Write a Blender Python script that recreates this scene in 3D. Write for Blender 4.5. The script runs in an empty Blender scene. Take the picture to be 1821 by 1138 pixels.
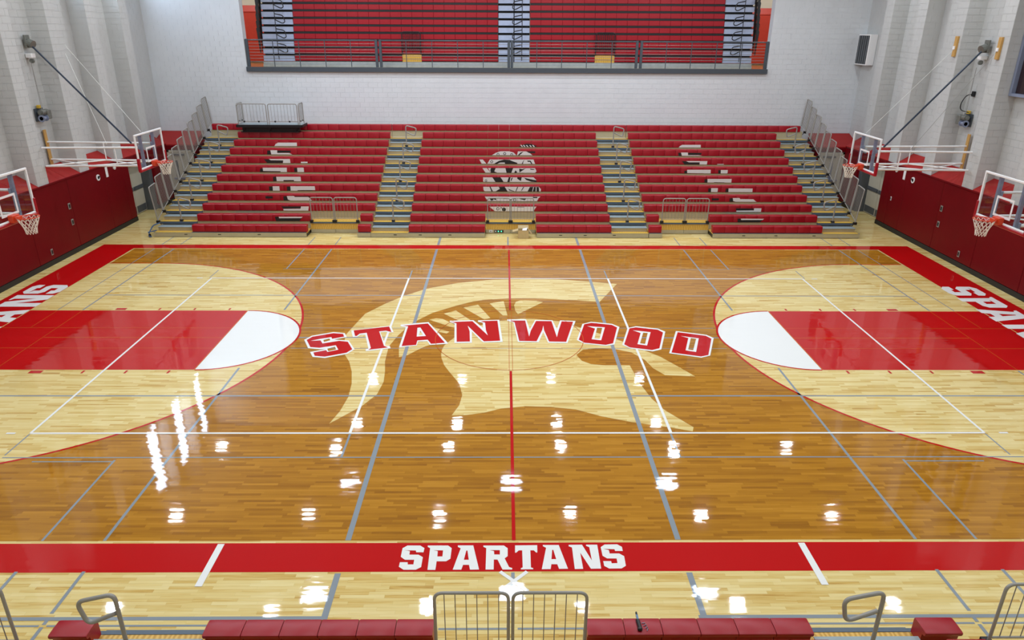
import bpy, math, random
from mathutils import Vector, Matrix
from mathutils.geometry import tessellate_polygon
random.seed(7)
SC = bpy.context.scene
COL = SC.collection
PI = math.pi

# ------------------------------------------------------------------ camera
cam = bpy.data.objects.new('camera', bpy.data.cameras.new('camera'))
COL.objects.link(cam)
SC.camera = cam
CP, CY, CR = 0.386990565, 0.0114482597, 0.00542277288      # pitch down, yaw, roll
_f = Vector((math.sin(CY)*math.cos(CP), math.cos(CY)*math.cos(CP), -math.sin(CP)))
_r = Vector((math.cos(CY), -math.sin(CY), 0)); _u = _r.cross(_f)
_r2 = _r*math.cos(CR)+_u*math.sin(CR); _u2 = -_r*math.sin(CR)+_u*math.cos(CR)
_m = Matrix((_r2, _u2, -_f)).transposed().to_4x4()
_m.translation = Vector((-0.1233, -16.2444, 7.0932))
cam.matrix_world = _m
cam.data.sensor_width = 36
cam.data.lens = 1277.166/1821*36
cam.data.clip_start = .05; cam.data.clip_end = 200

# ------------------------------------------------------------------ world, lights, exposure
w = bpy.data.worlds.new('world'); SC.world = w; w.use_nodes = True
w.node_tree.nodes['Background'].inputs[0].default_value = (.75, .85, 1, 1)
w.node_tree.nodes['Background'].inputs[1].default_value = .4
SC.view_settings.view_transform = 'Standard'; SC.view_settings.look = 'None'
SC.view_settings.gamma = 1; SC.view_settings.use_curve_mapping = False
SC.view_settings.exposure = 0.56
LAMP_Z = 10.6
LAMP_POS = [(x, y) for y in (-11.9, -7.2, -2.5, 2.1, 6.9, 11.8) for x in (-12.9, -7.75, -2.65, 2.45, 7.6, 12.75)]
LAMP_POS += [(x, 13.9) for x in (-7.2, -2.4, 2.4, 7.2)] + [(x, 18.6) for x in (-12.4, -7.2, -2.4, 2.4, 7.2, 12.4)]  # outermost gallery pair is added, unseen, to brighten the gallery ends
SKY_POS = [(x, y) for y in (4.15, 10.9) for x in (-7.0, .18, 7.2)]
LAMP_W, SKY_W = 70.0, 60.0
def area(name, loc, size, power, col):
    l = bpy.data.lights.new(name, 'AREA'); l.shape = 'DISK'; l.size = size; l.energy = power; l.color = col
    o = bpy.data.objects.new(name, l); COL.objects.link(o); o.location = loc
    return o
for x, y in LAMP_POS: area('lamp_light', (x, y, LAMP_Z-.02), .46, LAMP_W, (.93, .97, 1.0))
for x, y in SKY_POS: area('skylight_light', (x, y, 11.91), .95, SKY_W, (.66, .78, 1))

# ------------------------------------------------------------------ mesh helpers
class MB:
    def __init__(s): s.v = []; s.f = []
    def add(s, vs, fs):
        n = len(s.v); s.v += [tuple(p) for p in vs]; s.f += [tuple(i+n for i in f) for f in fs]; return s
    def box(s, x0, x1, y0, y1, z0, z1):
        return s.add([(x0,y0,z0),(x1,y0,z0),(x1,y1,z0),(x0,y1,z0),(x0,y0,z1),(x1,y0,z1),(x1,y1,z1),(x0,y1,z1)],
                     [(0,3,2,1),(4,5,6,7),(0,1,5,4),(1,2,6,5),(2,3,7,6),(3,0,4,7)])
    def bbox(s, x0, x1, y0, y1, z0, z1, b=.01):
        # box with chamfered edges
        vs = []; idx = {}
        for ix, (xa, xs) in enumerate(((x0, 1), (x1, -1))):
            for iy, (ya, ys) in enumerate(((y0, 1), (y1, -1))):
                for iz, (za, zs) in enumerate(((z0, 1), (z1, -1))):
                    for k in range(3):
                        idx[ix, iy, iz, k] = len(vs)
                        vs.append((xa+(0 if k == 0 else xs*b), ya+(0 if k == 1 else ys*b), za+(0 if k == 2 else zs*b)))
        g = lambda a, b_, c, k: idx[a, b_, c, k]
        fs = []
        for a in (0, 1):
            q = [g(a,0,0,0), g(a,1,0,0), g(a,1,1,0), g(a,0,1,0)]; fs.append(q if a else q[::-1])
            q = [g(0,a,0,1), g(0,a,1,1), g(1,a,1,1), g(1,a,0,1)]; fs.append(q if a else q[::-1])
            q = [g(0,0,a,2), g(1,0,a,2), g(1,1,a,2), g(0,1,a,2)]; fs.append(q if a else q[::-1])
        for a in (0, 1):
            for c in (0, 1):
                fs.append((g(0,a,c,1), g(1,a,c,1), g(1,a,c,2), g(0,a,c,2)))
                fs.append((g(a,0,c,0), g(a,1,c,0), g(a,1,c,2), g(a,0,c,2)))
                fs.append((g(a,c,0,0), g(a,c,1,0), g(a,c,1,1), g(a,c,0,1)))
                for d in (0, 1): fs.append((g(a,c,d,0), g(a,c,d,1), g(a,c,d,2)))
        return s.add(vs, fs)
    def tube(s, pts, r, n=8, closed=False):
        pts = [Vector(p) for p in pts]; m = len(pts); rings = []
        tang = []
        for i in range(m):
            if closed: t = pts[(i+1) % m]-pts[i-1]
            elif i == 0: t = pts[1]-pts[0]
            elif i == m-1: t = pts[-1]-pts[-2]
            else: t = (pts[i+1]-pts[i]).normalized()+(pts[i]-pts[i-1]).normalized()
            tang.append(t.normalized())
        up = Vector((0,0,1)) if abs(tang[0].z) < .9 else Vector((1,0,0))
        a = tang[0].cross(up).normalized(); vs = []; fs = []
        for i in range(m):
            if i:
                a = a-tang[i]*a.dot(tang[i]); a.normalize()
            b = tang[i].cross(a)
            rr = r[i] if isinstance(r, (list, tuple)) else r
            for k in range(n):
                an = 2*PI*k/n
                vs.append(pts[i]+a*(math.cos(an)*rr)+b*(math.sin(an)*rr))
        for i in range(m if closed else m-1):
            j = (i+1) % m
            for k in range(n):
                fs.append((i*n+k, j*n+k, j*n+(k+1) % n, i*n+(k+1) % n))
        if not closed:
            fs.append(tuple(range(n))); fs.append(tuple((m-1)*n+k for k in range(n-1, -1, -1)))
        return s.add(vs, fs)
    def prism(s, poly, ax, a0, a1):
        # polygon of 2d points extruded along axis ax ('x': pts are (y,z); 'y': (x,z); 'z': (x,y))
        n = len(poly)
        mk = {'x': lambda p, t: (t, p[0], p[1]), 'y': lambda p, t: (p[0], t, p[1]), 'z': lambda p, t: (p[0], p[1], t)}[ax]
        vs = [mk(p, a0) for p in poly]+[mk(p, a1) for p in poly]
        tri = tessellate_polygon([[Vector((p[0], p[1], 0)) for p in poly]])
        fs = [tuple(t) for t in tri]+[tuple(i+n for i in t[::-1]) for t in tri]
        fs += [(i, (i+1) % n, n+(i+1) % n, n+i) for i in range(n)]
        return s.add(vs, fs)
    def flat(s, loops, fn):
        # flat polygon with holes, fn maps 2d -> 3d
        pts = [p for l in loops for p in l]
        tri = tessellate_polygon([[Vector((p[0], p[1], 0)) for p in l] for l in loops])
        fs = []
        for t in tri:
            a, b, c = (pts[i] for i in t)
            cr = (b[0]-a[0])*(c[1]-a[1])-(b[1]-a[1])*(c[0]-a[0])
            if abs(cr) < 1e-9: continue
            fs.append(tuple(t) if cr > 0 else tuple(t[::-1]))
        return s.add([fn(*p) for p in pts], fs)
    def disc(s, c, r, axis, h, n=14):
        c = Vector(c); a = Vector(axis).normalized()
        return s.tube([c, c+a*h], r, n)
    def mesh(s, name):
        me = bpy.data.meshes.new(name); me.from_pydata(s.v, [], s.f); me.update()
        return me

def smooth(me, ang=40):
    for p in me.polygons: p.use_smooth = True
    try: me.set_sharp_from_angle(angle=math.radians(ang))
    except Exception: pass

def obj(name, mb, m, parent=None, loc=None, kind=None, sm=False, fixn=True):
    me = mb if isinstance(mb, bpy.types.Mesh) else mb.mesh(name)
    if not isinstance(mb, bpy.types.Mesh):
        if fixn:
            import bmesh
            b = bmesh.new(); b.from_mesh(me); bmesh.ops.recalc_face_normals(b, faces=b.faces); b.to_mesh(me); b.free()
        me.materials.append(m)
        if sm: smooth(me)
    o = bpy.data.objects.new(name, me); COL.objects.link(o)
    if parent is not None: o.parent = parent
    if loc is not None: o.location = loc
    if kind: o['kind'] = kind
    return o
def tag(o, label, cat, group=None):
    o['label'] = label; o['category'] = cat
    if group: o['group'] = group
    return o
def thing(name, label, cat, loc=(0,0,0), rz=0, group=None):
    o = bpy.data.objects.new(name, None); COL.objects.link(o); o.location = loc; o.rotation_euler = (0,0,rz)
    o.empty_display_size = .2
    return tag(o, label, cat, group)
def dup(o, parent=None):
    c = o.copy(); COL.objects.link(c)
    if parent is not None: c.parent = parent
    for ch in list(o.children): dup(ch, c)
    return c
def fillet(pts, r, n=5):
    pts = [Vector(p) for p in pts]; out = [pts[0]]
    for i in range(1, len(pts)-1):
        a = (pts[i-1]-pts[i]); b = (pts[i+1]-pts[i])
        d = min(r, a.length*.49, b.length*.49)
        p0 = pts[i]+a.normalized()*d; p2 = pts[i]+b.normalized()*d
        for k in range(n+1):
            t = k/n
            out.append(p0*(1-t)**2+pts[i]*2*t*(1-t)+p2*t*t)
    out.append(pts[-1]); return out

# ------------------------------------------------------------------ materials
def lin(c): return tuple(((v/255)/12.92 if v/255 <= .04045 else ((v/255+.055)/1.055)**2.4) for v in c)+(1,)
def new(name):
    m = bpy.data.materials.new(name); m.use_nodes = True
    return m, m.node_tree.nodes, m.node_tree.links, m.node_tree.nodes['Principled BSDF']
def mat(name, c, rough=.5, metal=0, coat=0, var=.0, scale=6, bump=0, bscale=80, spec=.5, stretch=(1,1,1)):
    m, N, L, b = new(name)
    b.inputs['Base Color'].default_value = lin(c); b.inputs['Roughness'].default_value = rough
    b.inputs['Metallic'].default_value = metal; b.inputs['Coat Weight'].default_value = coat
    b.inputs['Specular IOR Level'].default_value = spec
    tc = N.new('ShaderNodeTexCoord'); mp = N.new('ShaderNodeMapping'); mp.inputs['Scale'].default_value = stretch
    L.new(tc.outputs['Object'], mp.inputs[0])
    nz = N.new('ShaderNodeTexNoise'); nz.inputs['Scale'].default_value = scale; nz.inputs['Detail'].default_value = 4
    L.new(mp.outputs[0], nz.inputs['Vector'])
    if var:
        mx = N.new('ShaderNodeMix'); mx.data_type = 'RGBA'
        mx.inputs['A'].default_value = lin(tuple(max(0, v*(1-var)) for v in c)); mx.inputs['B'].default_value = lin(tuple(min(255, v*(1+var)) for v in c))
        L.new(nz.outputs[0], mx.inputs['Factor']); L.new(mx.outputs['Result'], b.inputs['Base Color'])
    if bump:
        n2 = N.new('ShaderNodeTexNoise'); n2.inputs['Scale'].default_value = bscale; n2.inputs['Detail'].default_value = 3
        L.new(mp.outputs[0], n2.inputs['Vector'])
        bp = N.new('ShaderNodeBump'); bp.inputs['Strength'].default_value = bump; bp.inputs['Distance'].default_value = .01
        L.new(n2.outputs[0], bp.inputs['Height']); L.new(bp.outputs[0], b.inputs['Normal'])
    return m

def floor_mat(name, ramp, grain=.5, wood=True):
    """gym floor finish: strip boards along x under a thick glossy sealer; paint keeps the boards' slight tilt in the gloss"""
    m, N, L, b = new(name)
    def math_(op, a, bb=None, c=None):
        n = N.new('ShaderNodeMath'); n.operation = op
        for i, v in enumerate((a, bb, c)):
            if v is None: continue
            if isinstance(v, (int, float)): n.inputs[i].default_value = v
            else: L.new(v, n.inputs[i])
        return n.outputs[0]
    tc = N.new('ShaderNodeTexCoord'); sp = N.new('ShaderNodeSeparateXYZ'); L.new(tc.outputs['Object'], sp.inputs[0])
    X, Y = sp.outputs[0], sp.outputs[1]
    rowf = math_('DIVIDE', Y, .057); row = math_('FLOOR', rowf)
    wn = N.new('ShaderNodeTexWhiteNoise'); wn.noise_dimensions = '1D'; L.new(row, wn.inputs['W'])
    xs = math_('ADD', math_('DIVIDE', X, .6), math_('MULTIPLY', wn.outputs['Value'], 13.7))
    bx = math_('FLOOR', xs)
    cb = N.new('ShaderNodeCombineXYZ'); L.new(row, cb.inputs[0]); L.new(bx, cb.inputs[1])
    w2 = N.new('ShaderNodeTexWhiteNoise'); w2.noise_dimensions = '2D'; L.new(cb.outputs[0], w2.inputs['Vector'])
    if wood:
        mp = N.new('ShaderNodeMapping'); mp.inputs['Scale'].default_value = (1.6, 28, 1); L.new(tc.outputs['Object'], mp.inputs[0])
        ad = N.new('ShaderNodeVectorMath'); ad.operation = 'ADD'; L.new(mp.outputs[0], ad.inputs[0]); L.new(w2.outputs['Color'], ad.inputs[1])
        nz = N.new('ShaderNodeTexNoise'); nz.inputs['Scale'].default_value = 1.4; nz.inputs['Detail'].default_value = 5; L.new(ad.outputs[0], nz.inputs['Vector'])
        big = N.new('ShaderNodeTexNoise'); big.inputs['Scale'].default_value = .9; mp2 = N.new('ShaderNodeMapping'); mp2.inputs['Scale'].default_value = (.5, 3, 1)
        L.new(tc.outputs['Object'], mp2.inputs[0]); L.new(mp2.outputs[0], big.inputs['Vector'])
        f = math_('ADD', math_('MULTIPLY', w2.outputs['Value'], 1-grain), math_('MULTIPLY', nz.outputs[0], grain))
        f = math_('ADD', f, math_('MULTIPLY', math_('SUBTRACT', big.outputs[0], .5), .35))
        cr = N.new('ShaderNodeValToRGB'); L.new(f, cr.inputs[0])
        el = cr.color_ramp.elements
        while len(el) < len(ramp): el.new(.5)
        for e, (p, c) in zip(el, ramp): e.position = p; e.color = lin(c)
        fy = math_('FRACT', rowf)
        ed = math_('LESS_THAN', math_('ABSOLUTE', math_('SUBTRACT', fy, .5)), .47)
        fx = math_('FRACT', xs); ex = math_('GREATER_THAN', fx, .004)
        k = math_('MULTIPLY_ADD', math_('MULTIPLY', ed, ex), .16, .84)
        mx = N.new('ShaderNodeVectorMath'); mx.operation = 'SCALE'; L.new(cr.outputs[0], mx.inputs[0]); L.new(k, mx.inputs['Scale'])
        L.new(mx.outputs[0], b.inputs['Base Color'])
    else:
        b.inputs['Base Color'].default_value = lin(ramp)
    # board tilt and cupping in the finish
    sv = N.new('ShaderNodeVectorMath'); sv.operation = 'SUBTRACT'; sv.inputs[1].default_value = (.5, .5, .5); L.new(w2.outputs['Color'], sv.inputs[0])
    wv = N.new('ShaderNodeTexNoise'); wv.inputs['Scale'].default_value = 3; mp3 = N.new('ShaderNodeMapping'); mp3.inputs['Scale'].default_value = (1, 3, 1)
    L.new(tc.outputs['Object'], mp3.inputs[0]); L.new(mp3.outputs[0], wv.inputs['Vector'])
    s2 = N.new('ShaderNodeVectorMath'); s2.operation = 'SUBTRACT'; s2.inputs[1].default_value = (.5, .5, .5); L.new(wv.outputs['Color'], s2.inputs[0])
    a1 = N.new('ShaderNodeVectorMath'); a1.operation = 'MULTIPLY'; a1.inputs[1].default_value = (.002, .012, 0); L.new(sv.outputs[0], a1.inputs[0])
    a2 = N.new('ShaderNodeVectorMath'); a2.operation = 'MULTIPLY'; a2.inputs[1].default_value = (.005, .016, 0); L.new(s2.outputs[0], a2.inputs[0])
    ge = N.new('ShaderNodeNewGeometry')
    t1 = N.new('ShaderNodeVectorMath'); L.new(a1.outputs[0], t1.inputs[0]); L.new(a2.outputs[0], t1.inputs[1])
    t2 = N.new('ShaderNodeVectorMath'); L.new(ge.outputs['Normal'], t2.inputs[0]); L.new(t1.outputs[0], t2.inputs[1])
    nn = N.new('ShaderNodeVectorMath'); nn.operation = 'NORMALIZE'; L.new(t2.outputs[0], nn.inputs[0])
    L.new(nn.outputs[0], b.inputs['Coat Normal']); L.new(nn.outputs[0], b.inputs['Normal'])
    b.inputs['Roughness'].default_value = .45; b.inputs['Specular IOR Level'].default_value = .06
    b.inputs['Coat Weight'].default_value = 1; b.inputs['Coat Roughness'].default_value = .035; b.inputs['Coat IOR'].default_value = 1.4
    return m

M_maple = floor_mat('maple_boards', [(.1, (166, 120, 46)), (.27, (208, 174, 98)), (.45, (222, 198, 128)), (.8, (233, 216, 156))], .55)
M_stain = floor_mat('honey_stained_boards', [(.1, (132, 82, 12)), (.33, (160, 106, 18)), (.6, (177, 121, 25)), (.85, (190, 134, 38))], .5)
M_fred = floor_mat('red_floor_paint', (188, 0, 2), wood=False)
M_fwhite = floor_mat('white_floor_paint', (236, 238, 236), wood=False)
M_fgray = floor_mat('gray_line_paint', (138, 148, 156), wood=False)
M_forange = floor_mat('orange_line_edge', (200, 96, 30), wood=False)
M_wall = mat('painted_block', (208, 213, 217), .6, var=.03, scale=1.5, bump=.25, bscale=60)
M_wall_dim = mat('painted_block_dimmed', (186, 188, 187), .6, var=.03, scale=1.5, bump=.25, bscale=60)  # wall paint darkened, standing in for vignetting towards the sides
M_pad = mat('red_vinyl_pad', (106, 0, 12), .45, var=.06, scale=3, spec=.2)
M_cap = mat('red_cap_vinyl', (156, 34, 32), .45, var=.05, scale=3, spec=.2)
M_base = mat('black_rubber_base', (24, 26, 28), .5)
M_seat = mat('red_seat_plastic', (156, 3, 26), .36, var=.04, scale=5, bump=.06, bscale=220, spec=.5)
M_bone = mat('beige_steel_panel', (176, 166, 136), .45, var=.04)
M_step = mat('pale_step_plate', (150, 164, 168), .4, metal=.1, var=.05)
M_slate = mat('slate_steel_nosing', (84, 98, 112), .4, metal=.2, var=.05)
M_yellow = mat('yellow_nosing', (214, 176, 56), .5, var=.06, scale=20)
M_black = mat('black_steel', (16, 16, 18), .45)
M_rail = mat('gray_coated_tube', (150, 148, 142), .38, metal=.1)
M_wire = mat('gray_bar', (138, 136, 132), .45, metal=.1)
M_frame = mat('charcoal_steel', (72, 80, 88), .45, metal=.2, var=.04)
M_gal = mat('galvanised_strip', (176, 182, 184), .35, metal=.4, var=.08)
M_galstep = mat('pale_blue_step', (168, 180, 206), .4, var=.06)
M_white = mat('white_enamel', (232, 232, 232), .35)
M_post = mat('steel_post', (138, 148, 172), .35, metal=.3)
M_orange = mat('orange_rim_paint', (206, 62, 24), .4)
M_net = mat('white_net_cord', (232, 226, 214), .8)
M_wood = mat('pine_board', (188, 146, 80), .5, var=.12, scale=4, stretch=(6, 6, .6))
M_door = mat('beige_door_paint', (196, 190, 172), .5, var=.03)
M_dkgray = mat('dark_gray_paint', (84, 88, 92), .5, var=.05)
M_pole = mat('dark_pole', (44, 54, 70), .4, metal=.4)
M_rope = mat('white_cord', (220, 220, 214), .7)
M_motor = mat('winch_casting', (120, 122, 116), .4, metal=.5, var=.2, scale=14)
M_card = mat('corrugated_card', (192, 168, 122), .8, var=.06, scale=10)
M_blue = mat('blue_hose', (50, 84, 124), .4)
M_brown = mat('dark_tinted_pane', (46, 30, 32), .12)
M_green = bpy.data.materials.new('green_indicator'); M_green.use_nodes = True
_g = M_green.node_tree.nodes['Principled BSDF']; _g.inputs['Base Color'].default_value = (.02, .3, .15, 1); _g.inputs['Emission Color'].default_value = (.1, 1, .5, 1); _g.inputs['Emission Strength'].default_value = 1.2
M_pw = mat('plain_white', (224, 222, 220), .45)
M_pk = mat('plain_black', (34, 32, 32), .45)
M_tan = mat('gallery_wall_paint', (206, 198, 180), .6)
M_pane = bpy.data.materials.new('frosted_daylight_pane'); M_pane.use_nodes = True
_g = M_pane.node_tree.nodes['Principled BSDF']; _g.inputs['Base Color'].default_value = (.7, .8, .95, 1); _g.inputs['Emission Color'].default_value = (.62, .78, 1, 1); _g.inputs['Emission Strength'].default_value = 12
M_lampglass = bpy.data.materials.new('lit_lamp_lens'); M_lampglass.use_nodes = True
_g = M_lampglass.node_tree.nodes['Principled BSDF']; _g.inputs['Emission Color'].default_value = (1, .97, .92, 1); _g.inputs['Emission Strength'].default_value = 40

def glass(name, tint=(.93, .96, .96), a=.16):
    m, N, L, b = new(name)
    tr = N.new('ShaderNodeBsdfTransparent'); tr.inputs[0].default_value = tint+(1,)
    gl = N.new('ShaderNodeBsdfGlossy'); gl.inputs['Roughness'].default_value = .03
    mx = N.new('ShaderNodeMixShader'); mx.inputs[0].default_value = .05; L.new(tr.outputs[0], mx.inputs[1]); L.new(gl.outputs[0], mx.inputs[2])
    L.new(mx.outputs[0], N['Material Output'].inputs[0])
    return m
M_glass = glass('backboard_glass')

def plywood(name, c0, c1, ax):
    m, N, L, b = new(name)
    tc = N.new('ShaderNodeTexCoord'); wv = N.new('ShaderNodeTexWave'); wv.bands_direction = ax
    wv.inputs['Scale'].default_value = 5; wv.inputs['Distortion'].default_value = 3.5; wv.inputs['Detail'].default_value = 2.5; wv.inputs['Detail Scale'].default_value = 1.2
    L.new(tc.outputs['Object'], wv.inputs[0])
    mx = N.new('ShaderNodeMix'); mx.data_type = 'RGBA'; mx.inputs['A'].default_value = lin(c0); mx.inputs['B'].default_value = lin(c1)
    L.new(wv.outputs['Fac'], mx.inputs['Factor']); L.new(mx.outputs['Result'], b.inputs['Base Color'])
    b.inputs['Roughness'].default_value = .35; b.inputs['Coat Weight'].default_value = .3
    return m
M_ply = plywood('figured_plywood', (196, 146, 48), (226, 184, 92), 'X')
TEAM_WHITE=[[[(-5.009,-.148),(-4.881,.098),(-4.4,.33),(-4.107,.267),(-4.003,.017),(-4.28,-.14),(-4.156,-.153),(-3.918,-.189),(-3.67,-.707),(-3.794,-.967),(-4.26,-1.196),(-4.562,-1.136),(-4.689,-.86),(-4.349,-.696),(-4.51,-.709),(-4.788,-.649)],[(-4.539,-.164),(-4.409,-.079),(-4.366,-.18),(-4.498,-.281)],[(-4.327,-.677),(-4.167,-.564),(-4.108,-.718),(-4.269,-.819)]],[[(-3.979,.427),(-3.029,.756),(-2.896,.322),(-3.004,.305),(-3.096,.357),(-3.229,.322),(-2.97,-.507),(-2.869,-.514),(-2.829,-.652),(-3.388,-.811),(-3.414,-.701),(-3.354,-.669),(-3.576,.163),(-3.693,.163),(-3.756,.024),(-3.858,.024)]],[[(-2.785,.823),(-2.089,.992),(-1.487,-.343),(-1.492,-.387),(-1.917,-.453),(-1.999,-.233),(-2.222,-.252),(-2.225,-.49),(-2.639,-.598),(-2.635,.639),(-2.78,.72)],[(-2.247,.137),(-2.241,.411),(-2.149,.164)]],[[(-1.544,1.086),(-.934,1.13),(-.666,.603),(-.683,.953),(-.809,1.016),(-.813,1.114),(-.257,1.158),(-.164,-.267),(-.629,-.297),(-.676,-.238),(-.94,.382),(-.91,-.323),(-1.334,-.343),(-1.407,.889),(-1.537,.993)]],[[(-.047,1.189),(.447,1.19),(.522,.526),(.68,1.148),(1.132,1.128),(1.21,.547),(1.333,1.12),(1.733,1.079),(1.409,-.338),(.937,-.32),(.855,.347),(.714,-.284),(.204,-.266),(.112,.977),(-.047,1.082)]],[[(1.89,.877),(2.13,1.025),(2.659,.887),(2.821,.683),(2.54,-.418),(2.325,-.5),(1.81,-.373),(1.651,-.151)],[(2.24,.623),(2.371,.611),(2.221,-.075),(2.098,-.056)]],[[(3.015,.606),(3.253,.731),(3.787,.57),(3.935,.38),(3.614,-.706),(3.387,-.817),(2.88,-.64),(2.722,-.435)],[(3.361,.304),(3.472,.285),(3.285,-.382),(3.17,-.347)]],[[(4.21,.418),(4.921,.177),(5.05,-.024),(4.69,-1.051),(4.455,-1.164),(3.755,-.922)],[(4.481,-.032),(4.6,-.079),(4.363,-.755),(4.256,-.705)]]]
TEAM_RED=[[[(-4.944,-.165),(-4.853,.039),(-4.389,.259),(-4.137,.214),(-4.074,.041),(-4.339,-.089),(-4.385,.013),(-4.629,-.097),(-4.844,-.215),(-4.601,-.187),(-4.51,-.373),(-4.143,-.213),(-3.922,-.27),(-3.729,-.707),(-3.826,-.905),(-4.284,-1.121),(-4.526,-1.075),(-4.603,-.891),(-4.334,-.759),(-4.279,-.859),(-4.052,-.733),(-4.166,-.477),(-4.524,-.623),(-4.752,-.582)]],[[(-3.918,.437),(-3.062,.693),(-2.953,.333),(-3.105,.418),(-3.266,.375),(-3.01,-.508),(-2.896,-.604),(-3.346,-.739),(-3.3,-.637),(-3.563,.286),(-3.726,.232),(-3.779,.076),(-3.817,.093)]],[[(-2.72,.749),(-2.096,.899),(-1.563,-.325),(-1.894,-.388),(-2,-.14),(-2.244,-.189),(-2.247,-.454),(-2.584,-.519),(-2.58,.7)],[(-2.334,.611),(-2.26,.628),(-2.064,.087),(-2.289,.049)]],[[(-1.49,1.002),(-.955,1.058),(-.534,.129),(-.591,.463),(-.623,.954),(-.747,1.059),(-.305,1.094),(-.225,-.2),(-.623,-.238),(-1.061,.745),(-.997,.382),(-.961,-.25),(-1.283,-.269),(-1.361,.91)]],[[(.017,1.103),(.42,1.105),(.489,.055),(.543,.426),(.701,1.076),(1.103,1.064),(1.175,.018),(1.244,.427),(1.368,1.052),(1.664,1.023),(1.382,-.264),(.967,-.246),(.88,.466),(.876,.771),(.833,.466),(.664,-.228),(.239,-.21),(.14,.989)]],[[(1.936,.856),(2.131,.953),(2.641,.817),(2.755,.644),(2.514,-.348),(2.325,-.446),(1.823,-.318),(1.701,-.133)],[(2.003,.732),(2.444,.652),(2.247,-.169),(2.02,-.106),(2.182,.57)]],[[(3.064,.587),(3.24,.653),(3.766,.501),(3.864,.323),(3.583,-.639),(3.388,-.74),(2.881,-.589),(2.775,-.411)],[(3.125,.461),(3.557,.341),(3.317,-.479),(3.097,-.4),(3.295,.285)]],[[(4.238,.343),(4.89,.114),(4.981,-.067),(4.657,-1.019),(4.464,-1.1),(3.819,-.882)],[(4.257,.102),(4.675,-.043),(4.41,-.848),(4.181,-.756),(4.42,-.025)]]]
BAND_TEXT=[[[(-1.614,-7.729),(-1.549,-7.671),(-1.362,-7.672),(-1.293,-7.73),(-1.298,-7.82),(-1.404,-7.819),(-1.414,-7.781),(-1.545,-7.777),(-1.579,-7.773),(-1.499,-7.795),(-1.497,-7.87),(-1.365,-7.871),(-1.297,-7.923),(-1.299,-8.13),(-1.368,-8.183),(-1.541,-8.183),(-1.616,-8.122),(-1.613,-8.029),(-1.502,-8.029),(-1.496,-8.075),(-1.415,-8.075),(-1.415,-7.979),(-1.548,-7.978),(-1.616,-7.915)]],[[(-1.25,-7.672),(-.951,-7.673),(-.893,-7.732),(-.897,-7.959),(-.955,-8.012),(-1.09,-8.012),(-1.093,-8.187),(-1.204,-8.186),(-1.21,-7.731),(-1.247,-7.704)],[(-1.157,-7.779),(-1.016,-7.779),(-1.015,-7.91),(-1.089,-7.91),(-1.092,-7.796)]],[[(-.806,-7.671),(-.579,-7.672),(-.477,-8.182),(-.605,-8.185),(-.623,-8.087),(-.708,-8.087),(-.727,-8.184),(-.848,-8.184),(-.761,-7.735),(-.804,-7.706)],[(-.676,-7.783),(-.66,-7.783),(-.631,-7.981),(-.702,-7.981)]],[[(-.43,-7.675),(-.128,-7.676),(-.071,-7.735),(-.072,-7.906),(-.116,-7.955),(-.052,-8.134),(-.008,-8.155),(-.01,-8.184),(-.146,-8.184),(-.218,-7.979),(-.271,-7.978),(-.271,-8.183),(-.385,-8.183),(-.386,-7.734),(-.429,-7.704)],[(-.332,-7.777),(-.186,-7.778),(-.185,-7.871),(-.267,-7.87),(-.271,-7.799)]],[[(.038,-7.674),(.365,-7.67),(.36,-7.83),(.343,-7.83),(.311,-7.784),(.26,-7.783),(.257,-8.142),(.288,-8.158),(.287,-8.18),(.113,-8.182),(.114,-8.158),(.14,-8.142),(.141,-7.783),(.092,-7.783),(.053,-7.832),(.036,-7.831)]],[[(.45,-7.666),(.684,-7.667),(.781,-8.171),(.654,-8.173),(.635,-8.078),(.551,-8.078),(.534,-8.178),(.409,-8.18),(.494,-7.729),(.449,-7.693)],[(.581,-7.773),(.597,-7.773),(.627,-7.972),(.558,-7.972)]],[[(.832,-7.665),(1.029,-7.662),(1.138,-8.001),(1.131,-7.717),(1.087,-7.687),(1.09,-7.662),(1.255,-7.663),(1.251,-8.17),(1.105,-8.172),(.987,-7.836),(.995,-8.174),(.876,-8.177),(.876,-7.723),(.829,-7.694)]],[[(1.3,-7.717),(1.364,-7.659),(1.552,-7.655),(1.614,-7.711),(1.613,-7.801),(1.501,-7.801),(1.497,-7.763),(1.332,-7.754),(1.411,-7.783),(1.414,-7.855),(1.552,-7.855),(1.616,-7.912),(1.61,-8.113),(1.542,-8.167),(1.366,-8.169),(1.301,-8.115),(1.299,-8.016),(1.413,-8.016),(1.415,-8.062),(1.498,-8.058),(1.5,-7.961),(1.364,-7.96),(1.304,-7.904)]]]
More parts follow.
